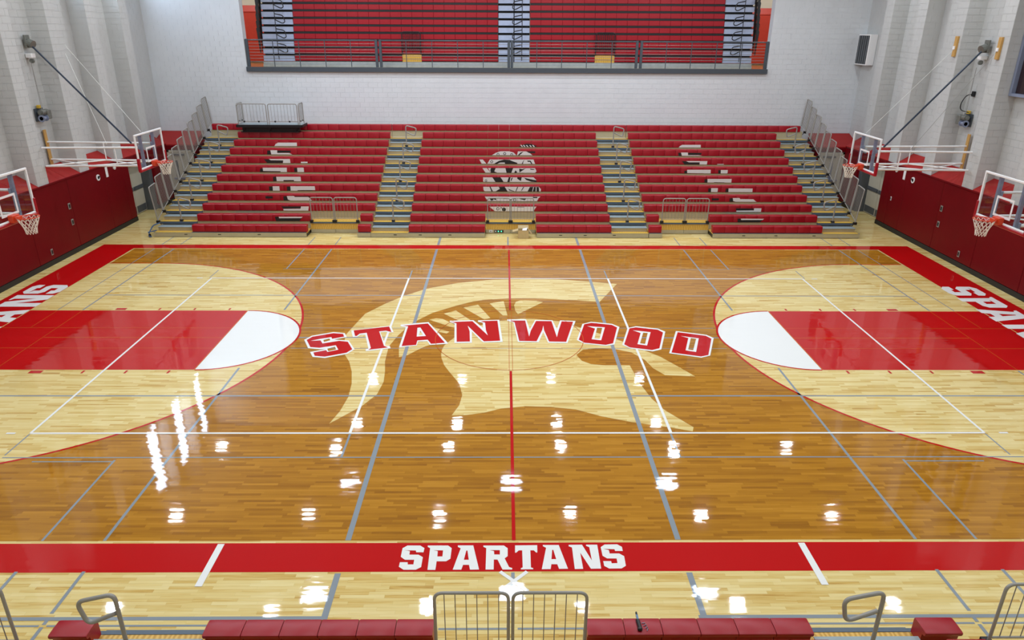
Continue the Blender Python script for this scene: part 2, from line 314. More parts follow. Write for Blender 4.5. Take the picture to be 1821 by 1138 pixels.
HELMET=[[[(-3.5,-4.152),(-3.394,-3.661),(-3.347,-3.065),(-3.397,-2.461),(-3.508,-1.893),(-3.668,-1.375),(-3.838,-1.011),(-3.988,-.438),(-4.061,.173),(-3.979,.714),(-3.835,1.585),(-3.415,2.341),(-2.945,3.014),(-2.38,3.586),(-1.526,4.082),(-.527,4.38),(.085,4.462),(.265,4.463),(.93,4.466),(1.541,4.422),(2.391,4.24),(3.236,4.014),(2.532,2.495),(1.98,2.612),(1.419,2.691),(.713,2.783),(.001,2.78),(-.708,2.655),(-1.055,2.481),(-1.413,2.219),(-2.052,1.652),(-2.507,.943),(-2.749,.176),(-2.893,-.534),(-2.852,-1.374),(-2.772,-1.892),(-2.726,-2.381),(-2.776,-2.955),(-2.998,-3.456)]],[[(-1.573,-.489),(-1.605,-.738),(-1.604,-.981),(-1.576,-1.184),(-1.49,-1.545),(-1.349,-1.891),(-1.092,-2.46),(-.998,-2.992),(-1.036,-3.422),(-1.161,-3.83),(-.88,-3.817),(-.551,-3.73),(-.534,-3.73),(-.201,-3.561),(.307,-3.457),(.815,-3.492),(1.315,-3.596),(1.787,-3.865),(2.347,-4.093),(3.027,-4.283),(3.458,-4.439),(3.511,-4.284),(3.097,-3.631),(2.921,-3.139),(2.796,-2.458),(2.723,-1.562),(2.15,-1.562),(1.852,-1.501),(1.659,-1.324),(1.561,-1.004),(1.739,-.72),(2.111,-.623),(2.506,-.671),(2.876,-.861),(3.119,-1.277),(3.228,-1.717),(3.424,-2.055),(4.077,-2.12),(3.816,-1.631),(3.505,-1.094),(3.18,-.718),(2.666,-.124),(2.106,.401),(1.713,.729),(1.305,1.069),(.655,1.241),(.302,1.252),(.088,1.167),(-.247,1.094),(-.537,.928),(-1.193,.421),(-1.38,-.045),(-1.485,-.269)]],[[(-.534,2.368),(-.145,2.559),(-.043,1.478),(-.165,1.477)]],[[(-1.24,2.046),(-.853,2.274),(-.492,1.288),(-.648,1.187)]],[[(-1.741,1.599),(-1.434,1.835),(-.825,.846),(-1.049,.792)]],[[(-2.085,1.172),(-1.916,1.273),(-1.744,1.228),(-1.314,.738),(-1.41,.631),(-1.56,.737)]],[[(-1.969,.709),(-1.771,.552),(-1.504,.371),(-1.566,.258),(-1.838,.396)]],[[(.143,2.234),(.191,2.484),(.305,2.599),(.441,2.625),(.777,2.582),(.957,2.487),(.238,1.565),(.171,1.811)]],[[(-2.635,-.634),(-2.566,-1.135),(-2.393,-1.033),(-2.054,-.561),(-1.891,-.417),(-2.067,.145),(-2.297,.419),(-2.496,.144)]]]
SEAT_LEFT=[(9,'W',[(-9.737,-.236),(-9.675,-.151),(-9.573,-.097),(-8.786,-.094),(-8.795,-.236)]),(8,'K',[(-9.87,-.076),(-9.745,-.076),(-9.736,-.236),(-9.892,-.236)]),(8,'W',[(-9.744,-.067),(-9.461,-.066),(-9.475,-.177),(-8.988,-.176),(-8.863,-.236),(-9.722,-.236)]),(8,'K',[(-9.463,-.075),(-8.914,-.082),(-8.923,-.16),(-9.458,-.171)]),(7,'K',[(-9.864,-.085),(-9.664,-.084),(-9.576,-.13),(-9.097,-.128),(-9.109,-.23),(-9.744,-.236)]),(7,'W',[(-9.662,-.072),(-8.812,-.069),(-8.802,-.236),(-9.747,-.236),(-9.745,-.236),(-9.109,-.236),(-9.082,-.128),(-9.591,-.124)]),(7,'W',[(-8.376,-.178),(-8.106,-.177),(-8.114,-.236),(-8.384,-.236)]),(6,'K',[(-9.87,-.098),(-9.764,-.097),(-9.746,-.204),(-9.061,-.208),(-9.066,-.236),(-9.889,-.236)]),(6,'W',[(-9.76,-.067),(-8.801,-.064),(-8.815,-.236),(-8.394,-.236),(-8.39,-.062),(-8.131,-.062),(-8.128,-.236),(-9.062,-.236),(-9.067,-.204),(-9.755,-.198)]),(6,'K',[(-8.513,-.072),(-8.391,-.072),(-8.393,-.23),(-8.515,-.23)]),(5,'K',[(-9.207,-.067),(-9.081,-.067),(-9.079,-.236),(-9.214,-.236)]),(5,'W',[(-9.08,-.061),(-8.127,-.058),(-8.124,-.236),(-8.403,-.236),(-8.396,-.191),(-8.808,-.192),(-8.815,-.236),(-9.079,-.236)]),(5,'K',[(-8.808,-.195),(-8.397,-.194),(-8.403,-.236),(-8.815,-.236)]),(4,'K',[(-9.221,-.073),(-9.08,-.072),(-9.086,-.236),(-9.22,-.236)]),(4,'W',[(-9.079,-.063),(-8.822,-.063),(-8.821,-.236),(-9.087,-.236)]),(4,'K',[(-8.534,-.071),(-8.395,-.07),(-8.392,-.236),(-8.54,-.236)]),(4,'W',[(-8.394,-.061),(-7.456,-.058),(-7.45,-.21),(-8.13,-.212),(-8.135,-.236),(-8.401,-.236)]),(4,'K',[(-8.131,-.215),(-7.545,-.214),(-7.578,-.236),(-8.135,-.236)]),(3,'K',[(-9.213,-.072),(-8.937,-.072),(-8.939,-.16),(-9.209,-.161)]),(3,'K',[(-8.531,-.07),(-8.4,-.07),(-8.369,-.182),(-8.305,-.236),(-8.536,-.236)]),(3,'W',[(-8.399,-.064),(-8.123,-.063),(-8.098,-.099),(-7.59,-.097),(-7.522,-.15),(-7.461,-.236),(-8.276,-.236),(-8.371,-.196)]),(3,'K',[(-8.124,-.069),(-7.529,-.067),(-7.521,-.135),(-7.589,-.094),(-8.089,-.096)]),(2,'K',[(-8.481,-.075),(-7.746,-.073),(-7.755,-.152),(-8.405,-.159)]),(2,'W',[(-8.406,-.171),(-7.761,-.161),(-7.729,-.073),(-7.444,-.072),(-7.481,-.236),(-8.403,-.236)]),(1,'K',[(-8.568,-.074),(-8.427,-.073),(-8.42,-.131),(-7.59,-.123),(-7.686,-.236),(-8.545,-.236)]),(1,'W',[(-8.427,-.073),(-7.542,-.071),(-7.604,-.123),(-8.42,-.131)])]
SEAT_RIGHT=[(9,'W',[(7.185,-.236),(7.238,-.178),(7.33,-.127),(8.11,-.124),(8.122,-.236)]),(8,'K',[(7.054,-.11),(7.171,-.11),(7.203,-.236),(7.076,-.236)]),(8,'W',[(7.17,-.1),(7.456,-.099),(7.466,-.205),(7.928,-.21),(8.071,-.236),(7.221,-.236)]),(8,'K',[(7.457,-.109),(8.029,-.116),(8.006,-.191),(7.482,-.202)]),(7,'K',[(7.094,-.104),(7.281,-.103),(7.38,-.155),(7.818,-.154),(7.828,-.236),(7.218,-.236)]),(7,'W',[(7.265,-.097),(8.135,-.1),(8.131,-.236),(7.19,-.236),(7.203,-.236),(7.829,-.236),(7.833,-.148),(7.379,-.149)]),(7,'W',[(8.555,-.213),(8.818,-.212),(8.821,-.236),(8.554,-.236)]),(6,'K',[(7.095,-.133),(7.203,-.133),(7.222,-.231),(7.877,-.236),(7.88,-.236),(7.092,-.236)]),(6,'W',[(7.199,-.093),(8.148,-.09),(8.157,-.236),(8.565,-.236),(8.556,-.098),(8.833,-.097),(8.835,-.236),(7.898,-.236),(7.876,-.232),(7.212,-.225)]),(6,'K',[(8.448,-.104),(8.556,-.104),(8.561,-.236),(8.465,-.236)]),(5,'K',[(7.777,-.103),(7.892,-.103),(7.902,-.236),(7.783,-.236)]),(5,'W',[(7.891,-.094),(8.847,-.091),(8.849,-.236),(8.581,-.236),(8.574,-.228),(8.172,-.223),(8.162,-.236),(7.903,-.236)]),(5,'K',[(8.173,-.229),(8.574,-.228),(8.581,-.236),(8.164,-.236)]),(4,'K',[(7.796,-.095),(7.91,-.095),(7.915,-.236),(7.801,-.236)]),(4,'W',[(7.909,-.086),(8.174,-.085),(8.175,-.236),(7.916,-.236)]),(4,'K',[(8.478,-.099),(8.588,-.099),(8.595,-.236),(8.483,-.236)]),(4,'W',[(8.588,-.093),(9.53,-.096),(9.535,-.236),(8.866,-.236),(8.86,-.236),(8.596,-.236)]),(4,'K',[(8.867,-.236),(9.461,-.236),(9.405,-.236),(8.865,-.236)]),(3,'K',[(7.804,-.105),(8.083,-.104),(8.078,-.187),(7.819,-.188)]),(3,'K',[(8.494,-.097),(8.612,-.097),(8.642,-.221),(8.709,-.236),(8.501,-.236)]),(3,'W',[(8.611,-.088),(8.861,-.087),(8.911,-.131),(9.412,-.136),(9.494,-.204),(9.542,-.236),(8.739,-.236),(8.64,-.206)]),(2,'K',[(8.588,-.1),(9.269,-.104),(9.278,-.172),(8.604,-.188)]),(2,'W',[(8.622,-.188),(9.279,-.181),(9.282,-.098),(9.558,-.098),(9.555,-.236),(8.625,-.236)]),(1,'K',[(8.508,-.1),(8.63,-.1),(8.651,-.152),(9.463,-.15),(9.35,-.236),(8.528,-.236)]),(1,'W',[(8.63,-.1),(9.5,-.103),(9.449,-.15),(8.645,-.152)])]
SEAT_MID=[(9,'K',[(.471,-.236),(.625,-.145),(.811,-.101),(1.013,-.12),(1.216,-.188),(1.186,-.236)]),(9,'W',[(.532,-.153),(.586,-.153),(.649,-.236),(.595,-.236)]),(9,'W',[(.641,-.158),(.695,-.158),(.758,-.236),(.704,-.236)]),(9,'W',[(.765,-.164),(.819,-.164),(.883,-.236),(.828,-.236)]),(9,'W',[(.905,-.163),(.959,-.162),(1.022,-.236),(.968,-.236)]),(9,'W',[(1.029,-.156),(1.083,-.156),(1.147,-.236),(1.092,-.236)]),(8,'W',[(-.647,-.236),(-.486,-.141),(-.303,-.077),(.048,-.075),(.247,-.123),(.363,-.236)]),(8,'K',[(-.337,-.208),(-.348,-.236),(-.377,-.236),(-.413,-.236),(-.442,-.236),(-.453,-.208),(-.442,-.175),(-.413,-.154),(-.377,-.154),(-.348,-.174)]),(8,'W',[(-.361,-.208),(-.368,-.228),(-.384,-.236),(-.405,-.236),(-.422,-.228),(-.428,-.208),(-.422,-.189),(-.405,-.177),(-.384,-.177),(-.368,-.189)]),(8,'K',[(-.061,-.169),(-.072,-.203),(-.102,-.224),(-.137,-.224),(-.167,-.203),(-.178,-.17),(-.167,-.136),(-.138,-.115),(-.102,-.115),(-.073,-.136)]),(8,'W',[(-.086,-.169),(-.092,-.189),(-.109,-.201),(-.13,-.201),(-.147,-.189),(-.153,-.17),(-.147,-.15),(-.13,-.138),(-.109,-.138),(-.092,-.15)]),(8,'K',[(.229,-.214),(.218,-.236),(.189,-.236),(.153,-.236),(.124,-.236),(.113,-.214),(.124,-.18),(.153,-.159),(.189,-.159),(.218,-.18)]),(8,'W',[(.205,-.214),(.199,-.233),(.182,-.236),(.161,-.236),(.144,-.233),(.138,-.214),(.144,-.194),(.161,-.182),(.181,-.182),(.198,-.194)]),(8,'W',[(.386,-.236),(.43,-.077),(.766,-.076),(.92,-.151),(1.029,-.236)]),(8,'K',[(.766,-.076),(1.141,-.075),(1.134,-.15),(.89,-.143)]),(8,'K',[(.447,-.213),(.538,-.122),(.66,-.091),(.553,-.182),(.493,-.236),(.432,-.236)]),(7,'W',[(-1.149,-.065),(-1.006,-.065),(-.858,-.236),(-1.054,-.236)]),(7,'W',[(-.828,-.236),(-.721,-.064),(1.054,-.058),(1.118,-.236)]),(7,'K',[(-.589,-.153),(-.6,-.186),(-.629,-.207),(-.664,-.207),(-.693,-.186),(-.703,-.153),(-.692,-.12),(-.664,-.099),(-.628,-.099),(-.6,-.119)]),(7,'W',[(-.613,-.153),(-.619,-.172),(-.636,-.184),(-.657,-.184),(-.673,-.172),(-.679,-.153),(-.673,-.134),(-.656,-.122),(-.636,-.122),(-.619,-.134)]),(7,'K',[(-.556,-.236),(-.36,-.122),(-.149,-.065),(.076,-.076),(.212,-.135),(.393,-.194),(.394,-.236),(-.104,-.236),(-.119,-.181),(-.3,-.182),(-.421,-.236)]),(7,'K',[(.575,-.236),(.633,-.119),(.693,-.062),(.649,-.134),(.62,-.236)]),(7,'K',[(.784,-.103),(.934,-.103),(1.012,-.236),(.967,-.236),(.905,-.148),(.83,-.155)]),(6,'W',[(-1.007,-.055),(-.83,-.054),(-.683,-.236),(-.891,-.236)]),(6,'W',[(-.785,-.054),(1.096,-.048),(1.157,-.178),(1.099,-.236),(-.668,-.236)]),(6,'K',[(-.667,-.054),(-.474,-.053),(-.534,-.183),(-.416,-.236),(-.668,-.236),(-.697,-.139)]),(6,'K',[(-.089,-.052),(.222,-.051),(.149,-.236),(-.045,-.236)]),(6,'K',[(.267,-.236),(.311,-.136),(.386,-.21),(.356,-.236)]),(6,'K',[(.459,-.076),(.592,-.091),(.74,-.049),(.564,-.165),(.475,-.224)]),(6,'K',[(.889,-.075),(1.097,-.089),(1.038,-.119),(.919,-.112)]),(5,'W',[(-.964,-.058),(1.019,-.052),(1.138,-.168),(1.139,-.236),(-.966,-.236)]),(5,'K',[(-.607,-.057),(-.279,-.056),(-.162,-.236),(-.484,-.236)]),(5,'K',[(-.809,-.189),(-.818,-.217),(-.842,-.234),(-.871,-.234),(-.894,-.217),(-.903,-.189),(-.894,-.162),(-.87,-.145),(-.841,-.145),(-.818,-.162)]),(5,'W',[(-.83,-.189),(-.835,-.205),(-.848,-.214),(-.864,-.214),(-.877,-.205),(-.882,-.189),(-.877,-.174),(-.864,-.164),(-.848,-.164),(-.835,-.174)]),(5,'K',[(.042,-.055),(.115,-.055),(.072,-.236),(-.016,-.236)]),(5,'K',[(.158,-.069),(.202,-.069),(.145,-.201),(.115,-.186)]),(5,'K',[(.377,-.054),(.552,-.053),(.525,-.199),(.378,-.112)]),(5,'K',[(.64,-.068),(1.021,-.154),(1.138,-.168),(1.139,-.236),(.934,-.227),(.729,-.155)]),(4,'W',[(-.951,-.06),(1.203,-.053),(1.291,-.147),(1.279,-.236),(-.895,-.236),(-.938,-.182)]),(4,'K',[(-.707,-.059),(-.664,-.059),(-.579,-.236),(-.636,-.236)]),(4,'K',[(-.348,-.065),(-.118,-.057),(-.003,-.236),(-.464,-.236),(-.305,-.137)]),(4,'K',[(-.003,-.078),(.04,-.15),(.27,-.229),(.227,-.236),(.054,-.194)]),(4,'K',[(.37,-.063),(.406,-.063),(.328,-.236),(.299,-.236)]),(4,'K',[(.6,-.062),(.643,-.062),(.544,-.207),(.515,-.207)]),(4,'K',[(.858,-.061),(1.203,-.06),(1.221,-.236),(.774,-.236)]),(4,'W',[(.988,-.068),(1.016,-.068),(.976,-.234),(.947,-.234)]),(4,'W',[(1.088,-.068),(1.117,-.068),(1.12,-.234),(1.084,-.234)]),(3,'W',[(-.881,-.063),(1.253,-.057),(1.183,-.114),(1.115,-.236),(-.755,-.236)]),(3,'K',[(-.712,-.12),(-.457,-.119),(-.429,-.205),(-.542,-.162),(-.599,-.234),(-.656,-.191)]),(3,'K',[(-.217,-.119),(.024,-.146),(-.146,-.147)]),(3,'K',[(.08,-.175),(.193,-.117),(.137,-.232)]),(3,'K',[(.328,-.188),(.316,-.226),(.284,-.236),(.245,-.236),(.213,-.227),(.201,-.189),(.213,-.151),(.244,-.128),(.284,-.127),(.316,-.151)]),(3,'W',[(.304,-.189),(.297,-.212),(.277,-.227),(.252,-.227),(.232,-.212),(.225,-.189),(.232,-.165),(.252,-.151),(.276,-.151),(.296,-.165)]),(3,'K',[(.391,-.117),(.703,-.13),(.647,-.202),(.491,-.159)]),(3,'K',[(.956,-.072),(1.126,-.072),(1.127,-.115),(.971,-.115)]),(2,'W',[(-.701,-.062),(1.078,-.057),(.956,-.236),(-.48,-.236)]),(2,'K',[(-.317,-.145),(-.328,-.18),(-.357,-.202),(-.393,-.202),(-.422,-.181),(-.433,-.146),(-.422,-.111),(-.393,-.089),(-.357,-.089),(-.328,-.111)]),(2,'W',[(-.339,-.146),(-.346,-.167),(-.364,-.181),(-.386,-.181),(-.404,-.167),(-.411,-.146),(-.404,-.124),(-.386,-.111),(-.364,-.111),(-.346,-.124)]),(2,'K',[(-.069,-.173),(-.083,-.219),(-.122,-.236),(-.169,-.236),(-.207,-.219),(-.222,-.173),(-.207,-.128),(-.169,-.099),(-.122,-.099),(-.084,-.127)]),(2,'K',[(-.257,-.089),(-.201,-.103),(-.229,-.131),(-.285,-.11)]),(2,'K',[(.355,-.073),(.633,-.072),(.592,-.086),(.369,-.087)]),(2,'K',[(.355,-.094),(.364,-.094),(.365,-.236),(.356,-.236)])]
# ------------------------------------------------------------------ floor and its markings
floor = obj('floor', MB().box(-15.1, 15.1, -18, 16.1, -.2, 0), M_maple, kind='structure')
_lay = {}
def paint(name, loops_list, m, lvl):
    mb = MB(); z = .0008*lvl
    for loops in loops_list: mb.flat(loops, lambda x, y: (x, y, z))
    return obj(name, mb, m, floor, fixn=False)
def rect(x0, x1, y0, y1): return [[(x0, y0), (x1, y0), (x1, y1), (x0, y1)]]
def arc(cx, cy, r, a0, a1, n): return [(cx+r*math.cos(math.radians(a0+(a1-a0)*i/n)), cy+r*math.sin(math.radians(a0+(a1-a0)*i/n))) for i in range(n+1)]
def hline(x0, x1, y, w=.05): return rect(min(x0,x1), max(x0,x1), y-w/2, y+w/2)
def vline(x, y0, y1, w=.05): return rect(x-w/2, x+w/2, min(y0,y1), max(y0,y1))
paint('stained_field', [rect(-12.8, 12.8, -7.555, 7.6)], M_stain, 1)
BX = 11.25
for s in (1, -1):
    # natural maple inside the three point arc
    p = [(12.8, -5.93)]+arc(BX, 0, 5.98, 270, 90, 60)+[(12.8, 5.93)]
    p = [(s*x, y) for x, y in p][::s]
    paint('three_point_area', [[p]], M_maple, 2)
    a = arc(BX, 0, 6.0, 270, 90, 60); b = arc(BX, 0, 5.945, 90, 270, 60)
    q = [(12.8, -5.985)]+a+[(12.8, 5.985), (12.8, 5.935)]+b+[(12.8, -5.935)]
    paint('three_point_line', [[[(s*x, y) for x, y in q][::-s]]], M_fred, 3)
    paint('lane', [[[(s*x, y) for x, y in ((7.04, -1.8), (12.83, -1.8), (12.83, 1.8), (7.04, 1.8))][::s]]], M_fred, 4)
    d = arc(7.01, 0, 1.78, 90, 270, 32)
    paint('free_throw_semicircle', [[[(s*x, y) for x, y in d][::s]]], M_fwhite, 4)
    d = arc(7.01, 0, 1.83, 90, 270, 32)+arc(7.01, 0, 1.78, 270, 90, 32)
    paint('free_throw_line', [[[(s*x, y) for x, y in d][::s]]], M_fred, 5)
    for t in (1, -1):
        L_ = []
        for x0, x1 in ((10.32, 10.6), (9.4, 9.45), (8.46, 8.51), (7.52, 7.57)):
            L_.append(rect(*sorted((s*x0, s*x1)), *sorted((t*1.84, t*1.98))))
        paint('lane_marks', L_, M_fred, 4)
    paint('lane_seam', [rect(*sorted((s*7.05, s*12.8)), y-.008, y+.008) for y in (.6, -.64)]+[rect(*sorted((s*7.05, s*11.4)), -.03, -.005), rect(s*7.025-.012, s*7.025+.012, -1.8, 1.8)]
          +[vline(s*11.43, -1.8, 1.8, .014), vline(s*12.1, .6, 1.8, .014)], M_forange, 6)
# borders
paint('boundary_band', [rect(-14.1, 14.1, 7.655, 8.1)], M_fred, 2)
paint('boundary_band', [rect(-14.1, 14.1, -8.22, -7.61)], M_fred, 2)
for s in (1, -1):
    paint('boundary_band', [rect(*sorted((s*12.86, s*14.1)), -7.61, 7.655)], M_fred, 2)
# helmet emblem left in natural maple
for l in HELMET: paint('helmet_emblem', [l], M_maple, 2)
# cross court lines
G = []
for x in (-2.45, 2.48): G += [vline(x, 7.58, -7.55, .085), vline(x, -8.25, -9.09, .085), vline(x, 8.12, 9.1, .085)]
for s in (-1, 1):
    G += [vline(s*6.06, 7.58, 1.85), vline(s*6.06, -1.7, -7.55), vline(s*7.0, 7.58, 5.42, .04), vline(s*6.98, -5.4, -7.55, .04)]
    G += [vline(s*11.45, 7.58, 1.84, .045), vline(s*11.42, -1.84, -3.0, .045), vline(s*12.12, 7.58, 1.84, .03)]
    G += [hline(s*2.48, s*11.44, 3.0, .045), hline(s*2.48, s*11.44, -3.02, .05)]
    G += [hline(s*7.0, s*8.4, -5.45, .03), hline(s*2.5, s*5.2, 0, .05), hline(s*2.5, s*5.2, .61, .022), hline(s*2.5, s*5.2, -.64, .022)]
    G += [vline(s*6.01, -8.2, -8.98), vline(s*6.0, -9.09, -9.17), vline(s*6.0, -9.21, -9.42), vline(s*6.95, -8.2, -9.0), hline(s*6.05, s*7.2, -9.19, .03), hline(s*2.2, s*5.95, -9.19, .03)]
    G += [hline(s*2.41, s*7.3, -9.07, .06), hline(s*.05, s*.96, -9.26, .03)]
    G += [vline(s*3.02, 4.53, 5.27, .04), vline(s*3.02, -4.53, -5.3, .04), vline(s*9.08, 4.53, 5.28, .03), vline(s*9.0, -4.53, -5.25, .03)]
    for x in (6.06, 7.0, 11.45, 12.1): G.append(vline(s*x, 8.12, 9.12, .035))
G += [hline(-7.1, 7.05, 5.41, .025), hline(-9, 9.2, -5.32, .03), hline(-2.45, 2.48, -.63, .018), vline(0, 8.12, 9.2), vline(0, -8.24, -8.62, .05)]
def paint_lines(name, G, m, lvl):
    # lines along the court and across it on their own coats, so crossings stay clean
    for k in (0, 1):
        q = [l for l in G if ((l[0][1][0]-l[0][0][0] > l[0][2][1]-l[0][1][1]) == bool(k))]
        paint(name, q, m, lvl+.4*k)['kind'] = 'stuff'
paint_lines('court_lines', G, M_fgray, 3)
Wt = [hline(-9, 9, 4.5), hline(-9, 9, -4.5)]+[vline(s*9, -4.5, 4.5) for s in (-1, 1)]+[vline(s*3.03, -4.5, 4.5, .055) for s in (-1, 1)]
Wt += [hline(s*9.28, s*9.45, t*4.5, .05) for s in (-1, 1) for t in (-1, 1)]+[vline(s*4.3, -7.63, -8.5, .1) for s in (-1, 1)]
paint_lines('volleyball_lines', Wt, M_fwhite, 7)
paint('center_line', [vline(.03, 7.58, 1.88, .055), vline(.02, -1.86, -7.56, .055)], M_fred, 8)
paint('center_circle', [[arc(0, 0, 1.825, 0, 360, 72)[:-1], arc(0, 0, 1.812, 0, 360, 72)[:-1]], vline(-.012, -1.86, 1.88, .008), vline(.062, -1.86, 1.88, .008)], M_forange, 11)
def xbar(a):
    c, s_ = math.cos(a), math.sin(a); cx, cy = .01, -8.415
    return [[(cx+c*u-s_*v, cy+s_*u+c*v) for u, v in ((-.27, -.028), (.27, -.028), (.27, .028), (-.27, .028))]]
paint('cross_mark', [xbar(PI/4)], M_fwhite, 5); paint('cross_mark', [xbar(-PI/4)], M_fwhite, 5.4)
for a, b in zip(TEAM_WHITE, TEAM_RED):
    paint('letter_outline', [a], M_fwhite, 9); paint('letter', [b], M_fred, 10)
for g in BAND_TEXT: paint('letter', [g], M_fwhite, 5)
for s in (-1, 1):
    for g in BAND_TEXT:
        loops = []
        for l in g:
            q = []
            for x, y in l:
                u, v = x*2.4, (y+7.92)*2.06
                q.append((-13.38-v, u-.03) if s < 0 else (13.33+v, -u-.06))
            loops.append(q)
        paint('letter', [loops], M_fwhite, 5)

# ------------------------------------------------------------------ room shell
def blockwork(org, ud, nd, w_, z0, z1, holes=(), bw=.406, bh=.203, g=.005, d=.006, gz=.011):
    """painted blocks, every block its own raised face; ud along the wall, nd out of it"""
    mb = MB(); org = Vector(org); ud = Vector(ud); nd = Vector(nd)
    z = z0; r = 0
    while z < z1-.02:
        zt = min(z+bh, z1); u = -bw/2 if r % 2 else 0
        while u < w_-.02:
            a, b = max(u, 0), min(u+bw, w_)
            if b-a > .03:
                hit = False
                for (h0, h1, k0, k1) in holes:
                    if b > h0+.001 and a < h1-.001 and zt > k0+.001 and z < k1-.001: hit = (h0, h1, k0, k1)
                if not hit: segs = [(a, b)]
                else: segs = [q for q in ((a, min(b, hit[0])), (max(a, hit[1]), b)) if q[1]-q[0] > .03]
                for a, b in segs:
                    p = [org+ud*x+Vector((0, 0, y)) for x, y in ((a+g/2, z+gz/2), (b-g/2, z+gz/2), (b-g/2, zt-gz/2), (a+g/2, zt-gz/2))]
                    q = [x+nd*d for x in p]
                    fs = [(4, 5, 6, 7)]+[(i, (i+1) % 4, 4+(i+1) % 4, 4+i) for i in range(4)]
                    mb.add(p+q, fs)
            u += bw
        z += bh; r += 1
    return mb
OX0, OX1, OZ0, OZ1 = -11.05, 11.08, 5.32, 10.4
wb = obj('wall_back', MB().box(-15.1, 15.1, 16.1, 16.5, 0, OZ0).box(-15.1, OX0, 16.1, 16.5, OZ0, 12).box(OX1, 15.1, 16.1, 16.5, OZ0, 12).box(OX0, OX1, 16.1, 16.5, OZ1, 12), M_wall, kind='structure')
obj('blocks', blockwork((-15.1, 16.1, 0), (1,0,0), (0,-1,0), 30.2, 2.842, 9.75, [(OX0+15.1, OX1+15.1, OZ0, OZ1)]), M_wall, wb, kind='stuff')
ceil = obj('ceiling', MB().box(-15.5, 15.5, -18.4, 22, 12, 12.2), mat('ceiling_paint', (104, 104, 106), .8), kind='structure')
obj('wall_front', MB().box(-15.1, 15.1, -18.4, -18, 0, 12), M_wall, kind='structure')
PIL = [5.95+2.37*k for k in range(-7, 4)]
LW = .6
def endwall(s):
    side = 'left' if s < 0 else 'right'
    X = lambda d: s*(15.1-d)          # d: distance out from the recessed wall face into the room
    bx = lambda mb, d0, d1, y0, y1, z0, z1: mb.box(min(X(d0), X(d1)), max(X(d0), X(d1)), y0, y1, z0, z1)
    mb = bx(MB(), -.4, 0, -18, 16.1, 0, 12)
    YD0, YD1 = (11.5, 13.55) if s < 0 else (11.35, 13.6)
    bx(mb, 0, .54, -18, YD0-.05, .0, 2.42); bx(mb, 0, .54, YD1, 14.95, 0, 2.42); bx(mb, 0, .54, YD0-.05, YD1, 2.14, 2.42)
    wl = obj('wall_'+side, mb, M_wall_dim, kind='structure')
    obj('blocks', blockwork((X(0), 2.6, 0), (0,1,0), (-s,0,0), 13.5, 2.842, 9.75), M_wall_dim, wl, kind='stuff')
    for y in PIL:
        p = bx(MB(), .001, .585, y, y+.58, 2.45, 12)
        if y > 1:
            f = blockwork((X(.585), y, 0), (0,1,0), (-s,0,0), .58, 2.45, 9.75)
            f2 = blockwork((X(.0), y, 0), (-s,0,0), (0,-1,0), .59, 2.45, 9.75)
            p.add(f.v, f.f); p.add(f2.v, f2.f)
        obj('pilaster', p, M_wall_dim, wl)
    # sloped caps between the pilasters
    for i, y in enumerate(PIL):
        y0 = y+.58; y1 = PIL[i+1] if i+1 < len(PIL) else 14.95
        mb = MB(); prof = [(X(.60), 2.425), (X(.60), 2.46), (X(.012), 2.82), (X(.012), 2.425)]
        ym = (y0+y1)/2
        mb.prism(prof, 'y', y0+.004, ym-.005); mb.prism(prof, 'y', ym+.005, y1-.004)
        obj('sloped_cap', mb, M_cap, wl)
    # padding panels, each a pad of its own
    ys = [YD0, 11.05 if s < 0 else 10.7, 9.75, 7.45, 5.15, 2.9, .6, -1.7, -4.0, -6.3, -8.6, -10.9]
    for a, b in zip(ys[1:], ys[:-1]):
        mb = MB().bbox(min(X(.545), X(.60)), max(X(.545), X(.60)), a+.006, b-.006, .16, 2.40, .012)
        obj('wall_pad', mb, M_pad, wl)
    mb = MB().bbox(*sorted((X(.545), X(.60))), YD1+.006, 14.94, .16, 2.40, .012); obj('wall_pad', mb, M_pad, wl)
    mb = MB().bbox(*sorted((X(.02), X(.60))), YD1-.05, YD1-.002, .16, 2.40, .012); obj('wall_pad', mb, M_pad, wl)
    mb = MB().bbox(*sorted((X(.545), X(.60))), YD0+.006, YD1-.06, 2.15, 2.41, .01); obj('wall_pad', mb, M_pad, wl)
    mb = bx(MB(), .541, .625, -18, YD0+.0, 2.405, 2.45); obj('pad_ledge', mb, M_pad, wl)
    mb = bx(MB(), .541, .612, -10.9, YD0-.005, 0, .155); obj('baseboard_'+side, mb, M_base, kind='structure')
    mb = bx(MB(), .01, .61, YD1-.06, YD1-.003, 0, .155); bx(mb, .541, .612, YD1, 14.94, 0, .155); obj('baseboard_'+side, mb, M_base, kind='structure')
    # double door in the end wall
    d = bx(MB(), .0, .36, YD0, YD0+.12, 0, 2.14); bx(d, .0, .5, YD1-.3, YD1-.06, 0, 2.14); bx(d, 0, .36, YD0, YD1-.06, 2.02, 2.14)
    dr = obj('door_%d' % (1 if s < 0 else 2), d, M_dkgray, kind='structure')
    mid = (YD0+YD1)/2-.1
    for a, b in ((YD0+.13, mid-.01), (mid+.01, YD1-.31)):
        lf = obj('door_leaf', bx(MB(), .10, .15, a, b, .02, 2.0), M_door, dr)
        obj('panic_bar', bx(bx(MB(), .15, .2, a+.06, b-.06, .98, 1.06), .15, .17, a+.02, b-.02, .95, 1.1), M_dkgray, lf)
        obj('kick_plate', bx(MB(), .15, .155, a+.03, b-.03, .05, .32), M_dkgray, lf)
    # corner block behind the end of the bleachers, with its own door
    xa, xb = sorted((s*15.09, s*13.3)); e = s*13.3
    cb = obj('wall_corner_'+side, MB().box(xa, xb, 14.96, 16.09, 0, 2.38), M_wall_dim, kind='structure')
